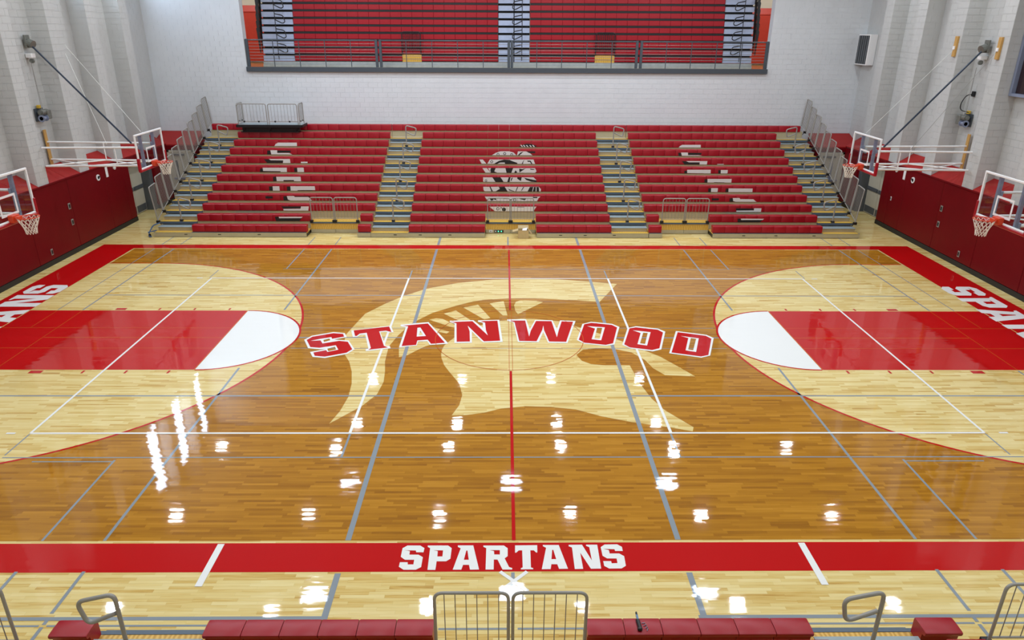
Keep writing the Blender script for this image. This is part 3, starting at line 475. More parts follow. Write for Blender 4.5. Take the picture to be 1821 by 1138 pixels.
    mb = MB().prism([(14.93, 2.38), (14.93, 2.42), (16.09, 2.83), (16.09, 2.38)], 'x', xa, xb); obj('sloped_cap', mb, M_cap, cb)
    dx0, dx1 = sorted((s*14.42, s*13.46))
    for q0, q1 in ((xa, dx0-.09), (dx1+.09, xb)):
        if q1-q0 > .05: obj('wall_pad', MB().bbox(q0, q1, 14.9, 14.955, .16, 2.38, .01), M_pad, cb)
    obj('wall_pad', MB().bbox(dx0-.085, dx1+.085, 14.9, 14.955, 2.2, 2.38, .01), M_pad, cb)
    ex = sorted((e, e-s*.05)); obj('wall_pad', MB().bbox(ex[0], ex[1], 14.9, 16.08, .16, 2.38, .01), M_pad, cb)
    d2 = MB().box(dx0-.07, dx0, 14.88, 14.955, 0, 2.17).box(dx1, dx1+.07, 14.88, 14.955, 0, 2.17).box(dx0-.07, dx1+.07, 14.88, 14.955, 2.1, 2.17)
    d2 = obj('door_%d' % (3 if s < 0 else 4), d2, M_door, kind='structure')
    lf = obj('door_leaf', MB().box(dx0, dx1, 14.90, 14.95, .02, 2.1), M_door, d2)
    obj('door_closer', MB().box(dx0+.12, dx1-.3, 14.84, 14.9, 1.96, 2.03), M_dkgray, lf)
    wx = dx0+.18 if s < 0 else dx1-.5
    obj('vision_window', MB().box(wx, wx+.14, 14.893, 14.9, .95, 1.75), M_dkgray if s < 0 else M_post, lf)
    obj('panic_bar', MB().box(dx0+.08, dx1-.08, 14.85, 14.9, .95, 1.02), M_post, lf)
endwall(-1); endwall(1)
# daylight slots high in the end wall recesses
n = 1
for s, ys in ((-1, (9.7, 12.1, 14.4)),):
    for y in ys:
        x0, x1 = sorted((s*15.09, s*15.05))
        wn_ = obj('window_%d' % (n+1), MB().box(x0, x1, y-.06, y, 8.6, 11.8).box(x0, x1, y+.9, y+.96, 8.6, 11.8).box(x0, x1, y, y+.9, 8.6, 8.66).box(x0, x1, y, y+.9, 11.74, 11.8), M_frame, kind='structure'); n += 1
        obj('pane', MB().box(*sorted((s*15.085, s*15.07)), y, y+.9, 8.66, 11.74), M_pane, wn_)
# tinted viewing window, right wall
x0, x1 = 14.86, 15.09
wn_ = obj('window_1', MB().box(x0, x1, 5.82, 5.93, 5.28, 8.6).box(x0, x1, 3.0, 3.1, 5.28, 8.6).box(x0, x1, 3.1, 5.82, 5.28, 5.36).box(x0, x1, 3.1, 5.82, 8.52, 8.6), M_post, kind='structure')
obj('pane', MB().box(14.98, 15.0, 3.1, 5.82, 5.36, 8.52), M_brown, wn_)

# ------------------------------------------------------------------ gallery shell behind the opening
obj('floor_gallery', MB().box(-14, 14, 16.5, 21.6, 5.2, 5.45), M_maple, kind='structure')
gw = obj('wall_gallery_back', MB().box(-14, 14, 21.2, 21.6, 5.45, 12), M_tan, kind='structure')
M_gpad = mat('orange_red_pad', (196, 62, 44), .5, var=.05)
for i in range(12):
    if i in (3, 4, 5, 6, 7, 8): continue
    obj('wall_pad', MB().bbox(-14+i*2.333+.01, -14+(i+1)*2.333-.01, 21.1, 21.19, 5.5, 7.7, .02), M_gpad, gw)
obj('sloped_cap', MB().prism([(21.08, 7.7), (21.08, 7.74), (21.19, 8.0), (21.19, 7.7)], 'x', -13.9, 13.9), M_gpad, gw)
for s, nm in ((-1, 'left'), (1, 'right')):
    g2 = obj('wall_gallery_'+nm, MB().box(*sorted((s*14, s*14.4)), 16.5, 21.6, 5.2, 12), M_tan, kind='structure')
    obj('wall_pad', MB().bbox(*sorted((s*13.9, s*13.99)), 16.6, 21.0, 5.5, 7.7, .02), M_gpad, g2)
# charcoal sill beam along the opening
obj('trim_1', MB().box(OX0, OX1, 16.02, 16.52, 5.32, 5.46).box(OX0, OX1, 16.0, 16.06, 5.30, 5.49), M_frame, kind='structure')
# ------------------------------------------------------------------ bleachers
DY, DZ, ZD = .58, .252, .17
def seat_mesh(w_, m, name='seat_module'):
    prof = [(0, -.235), (0, -.03), (.006, -.010), (.022, 0), (.14, .004), (.245, 0), (.262, -.008), (.266, -.03), (.252, -.06), (.205, -.075), (.195, -.24), (.03, -.245)]
    n = len(prof); g = .004; c = .012
    vs = []; fs = []
    for x, k in ((g, c), (g+c, 0), (w_-g-c, 0), (w_-g, c)):
        for (y, z) in prof:
            cy, cz = .13, -.1
            sc = 1-k*3 if k else 1
            vs.append((x, cy+(y-cy)*sc if k else y, cz+(z-cz)*sc if k else z))
    for a in range(3):
        for i in range(n): fs.append((a*n+i, a*n+(i+1) % n, (a+1)*n+(i+1) % n, (a+1)*n+i))
    fs.append(tuple(range(n))[::-1]); fs.append(tuple(3*n+i for i in range(n)))
    mb = MB().add(vs, fs); me = mb.mesh(name); me.materials.append(m)
    import bmesh
    b = bmesh.new(); b.from_mesh(me); bmesh.ops.recalc_face_normals(b, faces=b.faces); b.to_mesh(me); b.free()
    smooth(me, 35)
    return me
SEAT = {}
def seat_for(w_, m=None):
    k = (round(w_, 3), (m or M_seat).name)
    if k not in SEAT: SEAT[k] = seat_mesh(w_, m or M_seat)
    return SEAT[k]
def seat_run(parent, x0, x1, y, ztop, m=None):
    n = max(1, round((x1-x0)/.457)); w_ = (x1-x0)/n
    for i in range(n):
        obj('seat_module', seat_for(w_, m), None, parent, (x0+i*w_, y, ztop))

def handrail_mesh(d, r=.025, h=.87):
    p = [(0,0,0), (0,0,h), (d*.44,0,h-.11), (d*.37,0,h-.43), (d*.03,0,h-.27)]
    mb = MB().tube(fillet(p, .1, 6), r, 10).tube([(0,0,.0), (0,0,.06)], .045, 10).box(-.05, .05, -.05, .05, 0, .02)
    me = mb.mesh('handrail'); me.materials.append(M_rail); smooth(me); return me
HR = {1: handrail_mesh(1), -1: handrail_mesh(-1)}
FOOT = MB().box(-.055, .055, -.05, .05, -.02, .07).mesh('rail_socket'); FOOT.materials.append(M_black)
def gate_mesh(w_, h=.9, nb=6):
    fr = MB().tube(fillet([(0,0,0), (0,0,h), (w_,0,h), (w_,0,0)], .1, 6), .019, 10).tube([(0,0,.13), (w_,0,.13)], .014, 8)
    fr = fr.mesh('gate_frame'); fr.materials.append(M_rail); smooth(fr)
    bs = MB()
    for i in range(nb):
        x = w_*(i+.9)/(nb+.8); bs.tube([(x,0,.13), (x,0,h)], .006, 6)
    bs = bs.mesh('gate_bars'); bs.materials.append(M_wire)
    return fr, bs
def put_gate(parent, x, y, z, gm, w_):
    g = obj('gate', gm[0], None, parent, (x, y, z))
    obj('gate_bars', gm[1], None, g)
    for xx in (0, w_): obj('rail_socket', FOOT, None, g, (xx, -.02, 0))
    return g
GATE = gate_mesh(.82)
# sloped guard at the open end of the stair, one panel per row
def sidepanel_mesh(lean):
    h = 1.28
    T = lambda u, t: (lean*t, u, t)
    fr = MB().tube(fillet([T(.0, 0), T(0, h), T(.56, h+.06), T(.56, .22)], .07, 5), .02, 8).tube([T(0, .1), T(.56, .3)], .014, 8)
    fr = fr.mesh('side_rail'); fr.materials.append(M_rail); smooth(fr)
    bs = MB()
    for i in range(1, 7):
        u = .56*i/7; bs.tube([T(u, .1+.2*i/7), T(u, h+.03)], .007, 6)
    bs = bs.mesh('side_rail_bars'); bs.materials.append(M_wire)
    return fr, bs
SIDE = {-1: sidepanel_mesh(-.10), 1: sidepanel_mesh(.10)}

def bleacher(root, bases, seats, aisles, notches, nrows, x0, x1, railside, top_row=None, sides=(), near=False):
    """bases: front panel spans; seats: row -> spans; aisles: (x0, x1, rail x, rail dir, last row)"""
    for a, b in bases:
        fp = obj('front_panel', MB().box(a, b, -.06, -.02, .012, ZD-.006), M_bone, root)
        sl = MB()
        for u in (.2, .42, .68): 
            if b-a > 1: sl.box(a+(b-a)*u, a+(b-a)*u+.11, -.064, -.059, .085, .11)
        if b-a > 1: obj('slot', sl, M_black, fp)
        obj('front_edge', MB().box(a, b, -.06, -.0, ZD-.006, ZD+.004), M_slate, root)
        for e, t in ((a, .03), (b-.03, .03)): obj('end_plate', MB().box(e, e+t, -.019, .52, .012, ZD-.03), M_black, root)
    for i in range(nrows):
        y0, y1, zd = DY*i, DY*(i+1), ZD+DZ*i
        spans = [(x0, x1)]
        if i == 0:
            for a, b in notches:
                spans = [q for s_ in spans for q in ((s_[0], min(s_[1], a)), (max(s_[0], b), s_[1])) if q[1]-q[0] > .02]
        if i == nrows-1 and top_row: pass
        for a, b in spans:
            obj('deck', MB().box(a, b, y0+(.05 if i else -.02), y1+.05, zd-.03, zd), M_ply, root)
            if i: obj('riser', MB().box(a, b, y0+.032, y0+.05, zd-DZ, zd), M_bone, root)
        for a, b in seats(i): seat_run(root, a, b, y0, zd+.25)
        for (a, b, rx, rd, last) in aisles:
            if i > last: continue
            st = obj('stair_step', MB().box(a, b, y0-.07, y0-.0, zd-(.08 if i else .004), zd+.006), M_slate if i or near else M_bone, root)
            if not near: obj('yellow_edge', MB().box(a+.01, b-.01, y0-.06, y0+.03, zd+.006, zd+.010), M_yellow, st)
            if i == last: obj('landing_plate', MB().box(a+.02, b-.02, y0+.2, y1, zd+.001, zd+.02), M_bone, root)
            if i < last:
                hb = obj('half_step', MB().box(a+.02, b-.02, y1-.36, y1-.02, zd, zd+.122), M_bone, root)
                obj('half_step_plate', MB().box(a+.01, b-.01, y1-.385, y1-.02, zd+.122, zd+.134), M_step, hb)
    for (a, b, rx, rd, last) in aisles:
        for i in range(1, last, 2):
            if rx is None: continue
            r_ = obj('handrail', HR[rd], None, root, (rx, DY*i-.01, ZD+DZ*i))
            obj('rail_socket', FOOT, None, r_)
    for a, b in notches:
        y0, zd = DY, ZD+DZ
        obj('notch_panel', MB().box(a+.01, b-.01, y0-.03, y0-.005, ZD-.03, zd-.035), M_ply, root)
        m_ = (a+b)/2
        obj('notch_base', MB().box(a+.01, m_-.006, y0-.05, y0-.005, .012, ZD-.032).box(m_+.006, b-.01, y0-.05, y0-.005, .012, ZD-.032), M_bone, root)
        obj('front_edge', MB().box(a+.01, b-.01, y0-.07, y0-.02, zd-.055, zd+.006), M_slate, root)
        obj('yellow_edge', MB().box(a+.02, b-.02, y0-.06, y0+.05, zd+.006, zd+.010), M_yellow, root)
        gw_ = .82; g0 = (a+b)/2-.025-gw_
        put_gate(root, g0, y0-.03, zd+.0, GATE, gw_); put_gate(root, (a+b)/2+.025, y0-.03, zd, GATE, gw_)
    for (xx, sd) in sides:
        for i in range(1, 12):
            p = obj('side_rail', SIDE[sd][0], None, root, (xx, DY*i-.18, ZD+DZ*i))
            obj('side_rail_bars', SIDE[sd][1], None, p)
            obj('rail_socket', FOOT, None, p)
            obj('bracket', MB().tube([(0, 0, .05), (-sd*.1, .0, -.08)], .016, 6), M_black, p)

FY = 9.15
NA, NB, NC = (-7.28, -5.46), (-.83, 1.03), (5.62, 7.46)
def rows_left(i):
    if i == 0: return [(-11.42, -7.28), (-5.44, -4.98)]
    if i == 1: return [(-11.42, -7.28), (-5.44, -4.98)]
    if i <= 10: return [(-11.41, -4.98)]
    return [(-12.68, -4.98)]
def rows_mid(i):
    if i < 2: return [(-3.6, -.83), (1.03, 3.77)]
    if i <= 10: return [(-3.6, 3.76)]
    return [(-4.96, 5.12)]
def rows_right(i):
    if i < 2: return [(5.14, 5.6), (7.46, 11.48)]
    if i <= 10: return [(5.14, 11.47)]
    return [(5.14, 12.68)]
bl = thing('bleacher', 'left bank of far red bleachers with the platform standing on its top rows', 'bleachers', (-8.9, FY, 0), 0, 'far bleacher banks')
bm_ = thing('bleacher', 'middle bank of far red bleachers with a black and white shield picture on its seats', 'bleachers', (0, FY, 0), 0, 'far bleacher banks')
br_ = thing('bleacher', 'right bank of far red bleachers reaching the vent corner, white letters on its seats', 'bleachers', (8.9, FY, 0), 0, 'far bleacher banks')
class Shift:      # parts are written in court x; this keeps them there under a root that stands at its own base
    pass
def at_root(root, fn):
    before = set(root.children); fn()
    for c in root.children:
        if c not in before: c.location.x -= root.location.x
at_root(bl, lambda: bleacher(bl, [(-12.8, -7.3), (-5.46, -4.98)], rows_left, [(-12.75, -11.43, -12.0, 1, 10)], [NA], 12, -12.75, -4.98, 1, sides=[(-12.78, -1)]))
at_root(bm_, lambda: bleacher(bm_, [(-4.97, -.84), (1.05, 5.12)], rows_mid, [(-4.96, -3.62, -4.22, 1, 10), (3.78, 5.12, 4.42, 1, 10)], [NB], 12, -4.97, 5.12, 1))
at_root(br_, lambda: bleacher(br_, [(5.14, 5.62), (7.47, 12.84)], rows_right, [(11.49, 12.8, 12.06, -1, 10)], [NC], 12, 5.14, 12.8, 1, sides=[(12.82, 1)]))
# painted letters and the shield picture on the seat fronts
def seatprint(root, data, name):
    for m, lab, off in (('W', 'white_print', .0015), ('K', 'black_print', .003)):
        mb = MB(); lv = 0
        for k, (r, c, p) in enumerate(data):
            if c != m: continue
            yy = DY*r-.0015-.00015*sum(1 for q in data[:k] if q[0] == r)
            zt = ZD+DZ*r+.25
            mb.flat([p], lambda x, z: (x-root.location.x, yy, zt+z))
        obj(lab, mb, M_pw if m == 'W' else M_pk, root, fixn=False)['kind'] = 'stuff'
seatprint(bl, SEAT_LEFT, 'letters'); seatprint(br_, SEAT_RIGHT, 'letters'); seatprint(bm_, SEAT_MID, 'shield')
# storage hatches lying on the second deck
for root, xs in ((bl, ((-10.25, -8.9),)), (bm_, ((-2.85, -1.5), (2.05, 3.4))), (br_, ((8.2, 9.55),))):
    for a, b in xs: obj('deck_hatch', MB().bbox(a-root.location.x, b-root.location.x, DY+.3, 2*DY, ZD+DZ+.002, ZD+DZ+.17, .01), M_slate, root)
obj('drive_hose', MB().tube(fillet([(-12.7, .35, .42), (-12.9, .2, .36), (-13.0, .0, .12), (-12.95, -.12, .03), (-12.85, -.15, .04)], .08, 4), .022, 8).tube([(-12.75, .1, .2), (-13.02, -.02, .16)], .018, 8), M_blue, bl).location.x += 8.9
obj('drive_wheel', MB().tube([(-12.98, -.05, .06), (-12.93, -.05, .06)], .055, 12), M_black, bl).location.x += 8.9

# near bleacher, only its first rows reach into view
nb = thing('bleacher', 'red bleacher at the bottom edge, seen from behind with its gates facing the court', 'bleachers', (0, -9.5, 0), PI)
def rows_near(i):
    if i < 2: return [(.97, 3.7), (-3.58, -.87), (5.05, 5.51), (-5.37, -4.91)]
    return []
bleacher(nb, [(-5.38, -.86), (.96, 5.52)], rows_near, [(3.72, 5.03, 4.42, 1, 1), (-4.89, -3.6, -4.12, 1, 1)], [(-.86, .96)], 2, -5.38, 5.52, 1, near=True)
for x in (4.42, -4.12):
    r_ = obj('handrail', HR[1], None, nb, (x, DY-.06, ZD+DZ)); obj('rail_socket', FOOT, None, r_)
for a in (5.62, -6.26): put_gate(nb, a, DY-.03, ZD+DZ+.1, GATE, .82)
for a, b in ((5.52, 7.3), (-7.2, -5.38)):
    obj('deck', MB().box(a, b, DY-.02, 2*DY+.03, ZD+DZ-.03, ZD+DZ), M_ply, nb)
    obj('notch_panel', MB().box(a, b, DY-.03, DY-.005, .012, ZD+DZ-.035), M_bone, nb)
    obj('front_edge', MB().box(a, b, DY-.07, DY-.03, ZD+DZ-.055, ZD+DZ+.004), M_slate, nb)

# ------------------------------------------------------------------ gallery bleachers, pushed back into an upright stack
GDZ, GDY, GY, GZ = .294, .06, 17.02, 5.69
def gallery(root, seat_x, aisles, gates, ends):
    X = root.location.x
    obj('front_panel', MB().box(min(a[0] for a in aisles)-X, max(a[1] for a in aisles)-X, 16.92-GY, 17.0-GY, .0, .1).box(min(a[0] for a in aisles)-X, max(a[1] for a in aisles)-X, 16.97-GY, 17.02-GY, .1, .21), M_gal, root)
    for i in range(14):
        y = GDY*i; z = GZ-5.45+GDZ*i
        for gx0, gx1 in ([(gates[0], gates[1])] if i == 0 else [(None, None)]):
            spans = [seat_x] if gx0 is None else [(seat_x[0], gx0), (gx1, seat_x[1])]
            for a, b in spans: 
                n = max(1, round((b-a)/.462)); w_ = (b-a)/n
                for k in range(n): obj('seat_module', seat_g(w_), None, root, (a+k*w_-X, y, z+.222))
        obj('gap_shade', MB().box(seat_x[0]-X, seat_x[1]-X, y+.002, y+.04, z-.02, z+.31), M_black, root)  # black strip standing in for the shade between seat rows
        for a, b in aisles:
            obj('gap_shade', MB().box(a-X, b-X, y+.31, y+.33, z-.02, z+.29), M_black, root)  # black backing put in as shade behind the steps
            obj('stair_step', MB().box(a+.02-X, b-.02-X, y-.02, y+.3, z+.0, z+.03).box(a+.02-X, b-.02-X, y+.0, y+.02, z+.03, z+.2), M_galstep, root)
            obj('stair_edge', MB().box(a+.03-X, b-.03-X, y+.0, y+.05, z+.20, z+.235), M_black, root)
    gx0, gx1 = gates
    obj('notch_panel', MB().box(gx0-X, gx1-X, .0, .03, .22, .52), M_ply, root)
    fr = MB().tube(fillet([(gx0+.02-X, -.02, .52), (gx0+.02-X, -.02, 1.44), (gx1-.02-X, -.02, 1.44), (gx1-.02-X, -.02, .52)], .1, 5), .02, 8)
    g = obj('gate', fr, M_black, root)
    b_ = MB().tube([(gx0+.02-X, -.02, .7), (gx1-.02-X, -.02, .7)], .012, 6)
    for k in range(1, 10): xx = gx0-X+(gx1-gx0)*k/10; b_.tube([(xx, -.02, .7), (xx, -.02, 1.44)], .012, 6)
    obj('gate_bars', b_, M_black, g)
    for (rx, rd) in ends['rails']:
        obj('aisle_pole', MB().tube([(rx-X, -.06, .3), (rx-X, -.06, 4)], .016, 8), M_black, root)
        for k in range(6):
            z = .62+.588*k
            p = [(rx-X, -.06, z+.33), (rx+rd*.36-X, -.06, z+.26), (rx+rd*.42-X, -.06, z+.0), (rx+rd*.30-X, -.06, z-.05), (rx-X, -.06, z+.1)]
            obj('handrail', MB().tube(fillet(p, .09, 5), .02, 8), M_black, root, sm=True)
    for ex in ends['ends']:
        s_ = -1 if ex < 0 else 1
        for k in range(12):
            y = GDY*k; z = .55+GDZ*k*.96
            p = [(ex-X, y, z), (ex+s_*.06-X, y, z+1.0), (ex+s_*.04-X, y+.4, z+1.02), (ex-s_*.0-X, y+.4, z+.1)]
            e = obj('end_rail', MB().tube(fillet(p, .06, 4), .022, 6), M_black, root, sm=True)
            bb = MB()
            for q in range(1, 4): bb.tube([(ex-X, y+.1*q, z+.06), (ex+s_*.05-X, y+.1*q, z+1.0)], .008, 5)
            obj('end_rail_bars', bb, M_black, e)
SG = {}
def seat_g(w_):
    k = round(w_, 3)
    if k not in SG:
        mb = MB().bbox(.003, w_-.003, -.04, .0, -.204, 0, .008)
        me = mb.mesh('seat_module'); me.materials.append(M_seat)
        import bmesh
        b = bmesh.new(); b.from_mesh(me); bmesh.ops.recalc_face_normals(b, faces=b.faces); b.to_mesh(me); b.free()
        SG[k] = me
    return SG[k]
ga = thing('gallery_bleacher', 'upper gallery bleacher stack left of the centre aisle, closed up red seat fronts', 'bleachers', (-5, GY, 5.45), 0, 'gallery bleachers')
gb = thing('gallery_bleacher', 'upper gallery bleacher stack right of the centre aisle, closed up red seat fronts', 'bleachers', (5, GY, 5.45), 0, 'gallery bleachers')
gallery(ga, (-9.22, -.41), [(-10.6, -9.22), (-.41, .28)], (-4.57, -3.73), {'rails': [(-9.9, 1)], 'ends': [-10.68]})
gallery(gb, (.97, 9.38), [(.28, .97), (9.38, 10.68)], (3.8, 4.66), {'rails': [(.62, -1), (10.1, -1)], 'ends': [10.78]})
# guard rails along the gallery edge
for lab, a, b in (('gallery guard rail at the left end of the opening', OX0+.08, -5.54), ('gallery guard rail left of the middle posts', -5.37, .05), ('gallery guard rail right of the middle posts', .18, 5.48), ('gallery guard rail at the right end of the opening', 5.67, OX1-.08)):
    g = thing('guard_rail', 'gray steel '+lab, 'railing', ((a+b)/2, 16.2, 5.49), 0, 'gallery guard rails'); X = (a+b)/2
    for x in (a, b): obj('post', MB().bbox(x-.055-X, x+.055-X, -.05, .05, -.0, 1.1, .01), M_frame, g)
    obj('top_rail', MB().tube([(a-X, 0, 1.06), (b-X, 0, 1.06)], .026, 8), M_frame, g)
    for z in (.93, .81, .69, .57, .45, .33, .21): obj('rail', MB().tube([(a-X, 0, z), (b-X, 0, z)], .009, 6), M_wire, g)
    n = round((b-a)/1.09)
    for k in range(1, n): obj('baluster', MB().box(a+(b-a)*k/n-X-.014, a+(b-a)*k/n-X+.014, -.014, .014, 0, 1.05), M_frame, g)
# ------------------------------------------------------------------ basketball hoops
def hoop(root, s, arms_only=False):
    """built facing +x with the board plane at x=0 and the wall at x=-3.2; root is turned for the other end"""
    W2, H0, H1 = .915, 2.93, 4.0
    fr = MB()
    t = .035
    fr.bbox(-.03, .02, -W2, W2, H0, H0+.05, .008).bbox(-.03, .02, -W2, W2, H1-.05, H1, .008).bbox(-.03, .02, -W2, -W2+.05, H0+.05, H1-.05, .008).bbox(-.03, .02, W2-.05, W2, H0+.05, H1-.05, .008)
    obj('backboard_frame', fr, M_white, root)
    obj('backboard_glass', MB().box(-.012, 0, -W2+.05, W2-.05, H0+.05, H1-.05), M_glass, root)
    q = MB(); y, z0, z1, k = .305, 3.08, 3.54, .05
    q.box(.001, .006, -y, y, z1-k, z1).box(.001, .006, -y, y, z0, z0+k).box(.001, .006, -y, -y+k, z0+k, z1-k).box(.001, .006, y-k, y, z0+k, z1-k)
    obj('target_square', q, M_white, root)
    p = MB().bbox(-.05, .045, -W2-.02, W2+.02, H0-.06, H0+.015, .018)
    for a in (-1, 1): p.bbox(-.05, .045, *sorted((a*(W2-.045), a*(W2+.025))), H0-.02, H0+.36, .018)
    obj('edge_padding', p, M_seat, root)
    # rim, bracket, net
    b = MB().bbox(.0, .12, -.13, .13, 2.93, 3.1, .012).bbox(.1, .2, -.09, .09, 2.98, 3.07, .01); obj('rim_bracket', b, M_orange, root)
    rc = .38
    ring = [(rc+.228*math.cos(2*PI*i/28), .228*math.sin(2*PI*i/28), 3.05) for i in range(28)]
    rm = MB().tube(ring, .011, 8, True).tube([(.19, -.08, 3.02), (rc-.1, -.2, 3.045)], .009, 6).tube([(.19, .08, 3.02), (rc-.1, .2, 3.045)], .009, 6)
    obj('rim', rm, M_orange, root, sm=True)
    nt = MB(); N_ = 12; lev = [(3.045, .225), (2.97, .2), (2.89, .165), (2.81, .135), (2.73, .118), (2.66, .11)]
    for i in range(N_):
        for d in (0.5, -.5):
            pts = []
            for k, (z, r) in enumerate(lev):
                an = 2*PI*(i+d*(k % 2))/N_
                pts.append((rc+r*math.cos(an), r*math.sin(an), z))
            nt.tube(pts, .0065, 5)
    obj('net', nt, M_net, root, sm=True)
    # mounting: uprights behind the glass, arms to the wall
    for a in (-.42, .42): obj('upright', MB().box(-.12, -.04, a-.035, a+.035, 2.95, 3.95), M_post, root)
    wl = {-1: -3.08, 1: -3.68}
    for a in (-.56, .66):
        xe = -3.08 if a < 0 else -3.62
        for z in (3.0, 3.56): obj('arm', MB().tube([(-.1, a*.75, z), (xe, a, z)], .032, 10), M_white, root, sm=True)
        if a > 0: obj('wall_board', MB().bbox(xe-.04, xe, a-.07, a+.07, 2.75, 3.95, .008), M_wood, root)
    for (u, v) in (((-.15, -.42), (-1.75, .6)), ((-.15, .42), (-1.75, -.5)), ((-1.75, .6), (-3.05, -.5)), ((-1.75, -.5), (-3.4, .6))):
        obj('brace', MB().tube([(u[0], u[1], 3.0), (v[0], v[1], 3.0)], .022, 8), M_white, root, sm=True)
    obj('brace', MB().tube([(-.9, -.46, 3.0), (-.9, -.46, 3.56)], .018, 8).tube([(-1.75, .52, 3.0), (-1.75, .52, 3.56)], .018, 8), M_white, root, sm=True)
    for a in (-.42, .42):
        obj('clamp', MB().bbox(-.16, -.1, a-.07, a+.07, 2.93, 3.08, .01).bbox(-.16, -.1, a-.07, a+.07, 3.5, 3.62, .01), M_post, root)
    if not arms_only:
        # folding pole and the stay cords up to the wall
        obj('fold_pole', MB().tube([(-.6, .05, 3.62), (-3.5, .78, 6.5)], .028, 8), M_pole, root, sm=True)
        obj('pole_bracket', MB().bbox(-3.64, -3.58, .68, .92, 6.42, 6.8, .01).tube([(-3.58, .8, 6.58), (-3.42, .77, 6.52)], .12, 12), M_motor, root)
HL = [('left glass basketball hoop beside the far bleachers, under the dark fold-up pole', -11.38, 7.07, 1, False),
      ('left glass basketball hoop nearest the camera, cut off by the picture edge', -11.33, -.15, 1, True),
      ('right glass basketball hoop beside the far bleachers, folding pole rising to the wall', 11.35, 6.85, -1, False),
      ('right glass basketball hoop nearest the camera, long white net over the red pads', 11.33, -.12, -1, True)]
for lab, x, y, d, ao in HL:
    h = thing('basketball_hoop', lab, 'basketball hoop', (x, y, 0), 0 if d > 0 else PI, 'basketball hoops')
    hoop(h, d, ao)
    if d < 0:
        # same handedness along the court: mirror the parts in the hoop's own y
        for c in h.children:
            if c.type == 'MESH':
                for v in c.data.vertices: v.co.y = -v.co.y
                c.data.flip_normals()

def cord(name, label, pts, r=.008, m=None): tag(obj(name, MB().tube(pts, r, 6), m or M_rope, sm=True), label, 'cord')
cord('stay_cord', 'upper white stay cord slanting down the left wall to the hoop', [(-14.5, 9.0, 6.5), (-11.5, 6.9, 4.0)], .006)
cord('stay_cord', 'lower white stay cord on the left wall, ending on the hoop arms', [(-14.5, 8.95, 6.22), (-12.7, 7.0, 3.6)], .006)
cord('stay_cord', 'pale stay cord from the far wooden block on the right wall', [(14.47, 8.48, 6.55), (11.5, 7.3, 4.0)], .0045)
cord('stay_cord', 'gray stay cord from the near wooden block on the right wall', [(14.47, 6.3, 6.55), (12.5, 6.35, 3.6)], .006, M_wire)
for lab, y in (('upper pine block on the right wall, farther from the tinted window', 8.5), ('upper pine block on the right wall beside the tinted window', 6.28)):
    t = thing('wall_block', lab, 'wooden block', (14.49, y, 6.6), 0, 'pine blocks on the right wall')
    obj('board', MB().bbox(-.05, .02, -.07, .07, -.32, .3, .006), M_wood, t)
    obj('eye_bracket', MB().bbox(-.08, -.05, -.05, .05, -.1, .0, .006), M_white, t)
# hoist winches on both end walls
def winch(lab, x, y, z, s):
    t = thing('hoist_winch', lab, 'winch', (x, y, z), 0, 'wall hoist winches')
    e = s*.02
    obj('mount_plate', MB().bbox(*sorted((0, -s*.03)), -.22, .22, -.2, .2, .006), M_frame, t)
    obj('motor', MB().tube([(-s*.18, -.2, .08), (-s*.18, .14, .08)], .09, 14).tube([(-s*.18, -.24, .08), (-s*.18, -.2, .08)], .06, 12), M_motor, t, sm=True)
    obj('gearbox', MB().bbox(*sorted((-s*.03, -s*.3)), .0, .2, -.14, .14, .02), M_motor, t)
    obj('cable_drum', MB().tube([(-s*.2, -.24, -.1), (-s*.2, 0, -.1)], .06, 14).tube([(-s*.2, -.24, -.1), (-s*.2, -.22, -.1)], .11, 14).tube([(-s*.2, -.02, -.1), (-s*.2, 0, -.1)], .10, 14), M_post, t, sm=True)
    obj('hoist_cable', MB().tube([(-s*.2, -.12, 0), (-s*.12, .02, 1.62)], .008, 5).tube([(-s*.2, -.05, 0), (-s*.1, .06, 1.62)], .006, 5), M_wire, t)
    obj('power_box', MB().bbox(*sorted((-s*.03, -s*.12)), -.1, .02, .2, .3, .01), M_yellow, t)
    return t
winch('gray hoist winch on the left wall above the pine board', -15.08, 7.75, 4.42, -1)
wr = winch('gray hoist winch with a looping black power lead on the right wall', 15.08, 7.9, 4.35, 1)
obj('power_lead', MB().tube(fillet([(-.1, -.1, .25), (-.28, .1, .3), (-.3, .12, .5), (-.22, .05, .78), (-.02, -.02, .82)], .15, 6), .016, 6).box(-.06, 0, -.06, .06, .74, .9), M_black, wr, sm=True)
t = thing('pulley_cover', 'small white pulley cover under the pole end on the right wall', 'pulley', (15.08, 7.75, 6.25))
obj('housing', MB().bbox(-.22, 0, -.1, .1, -.03, .08, .012), M_white, t); obj('wheel', MB().tube([(-.14, -.03, -.12), (-.14, .03, -.12)], .07, 14), M_motor, t, sm=True)
t = thing('pulley_cover', 'small white pulley cover under the pole end on the left wall', 'pulley', (-15.08, 7.85, 6.18))
obj('housing', MB().bbox(0, .2, -.1, .1, -.05, .08, .012), M_white, t); obj('wheel', MB().tube([(.12, -.03, -.14), (.12, .03, -.14)], .07, 14), M_motor, t, sm=True)
for lab, x, y, z, s in (('small bent wall hook on the left wall amid the stay cords', -15.09, 10.82, 5.35, -1), ('small bent wall hook on the right wall under the fold pole', 15.09, 9.6, 5.35, 1)):
    tag(obj('wall_hook', MB().tube(fillet([(x, y, z+.15), (x-s*.06, y, z+.12), (x-s*.06, y, z-.1), (x-s*.03, y-.05, z-.14)], .03, 3), .014, 6), M_frame, sm=True), lab, 'hook')

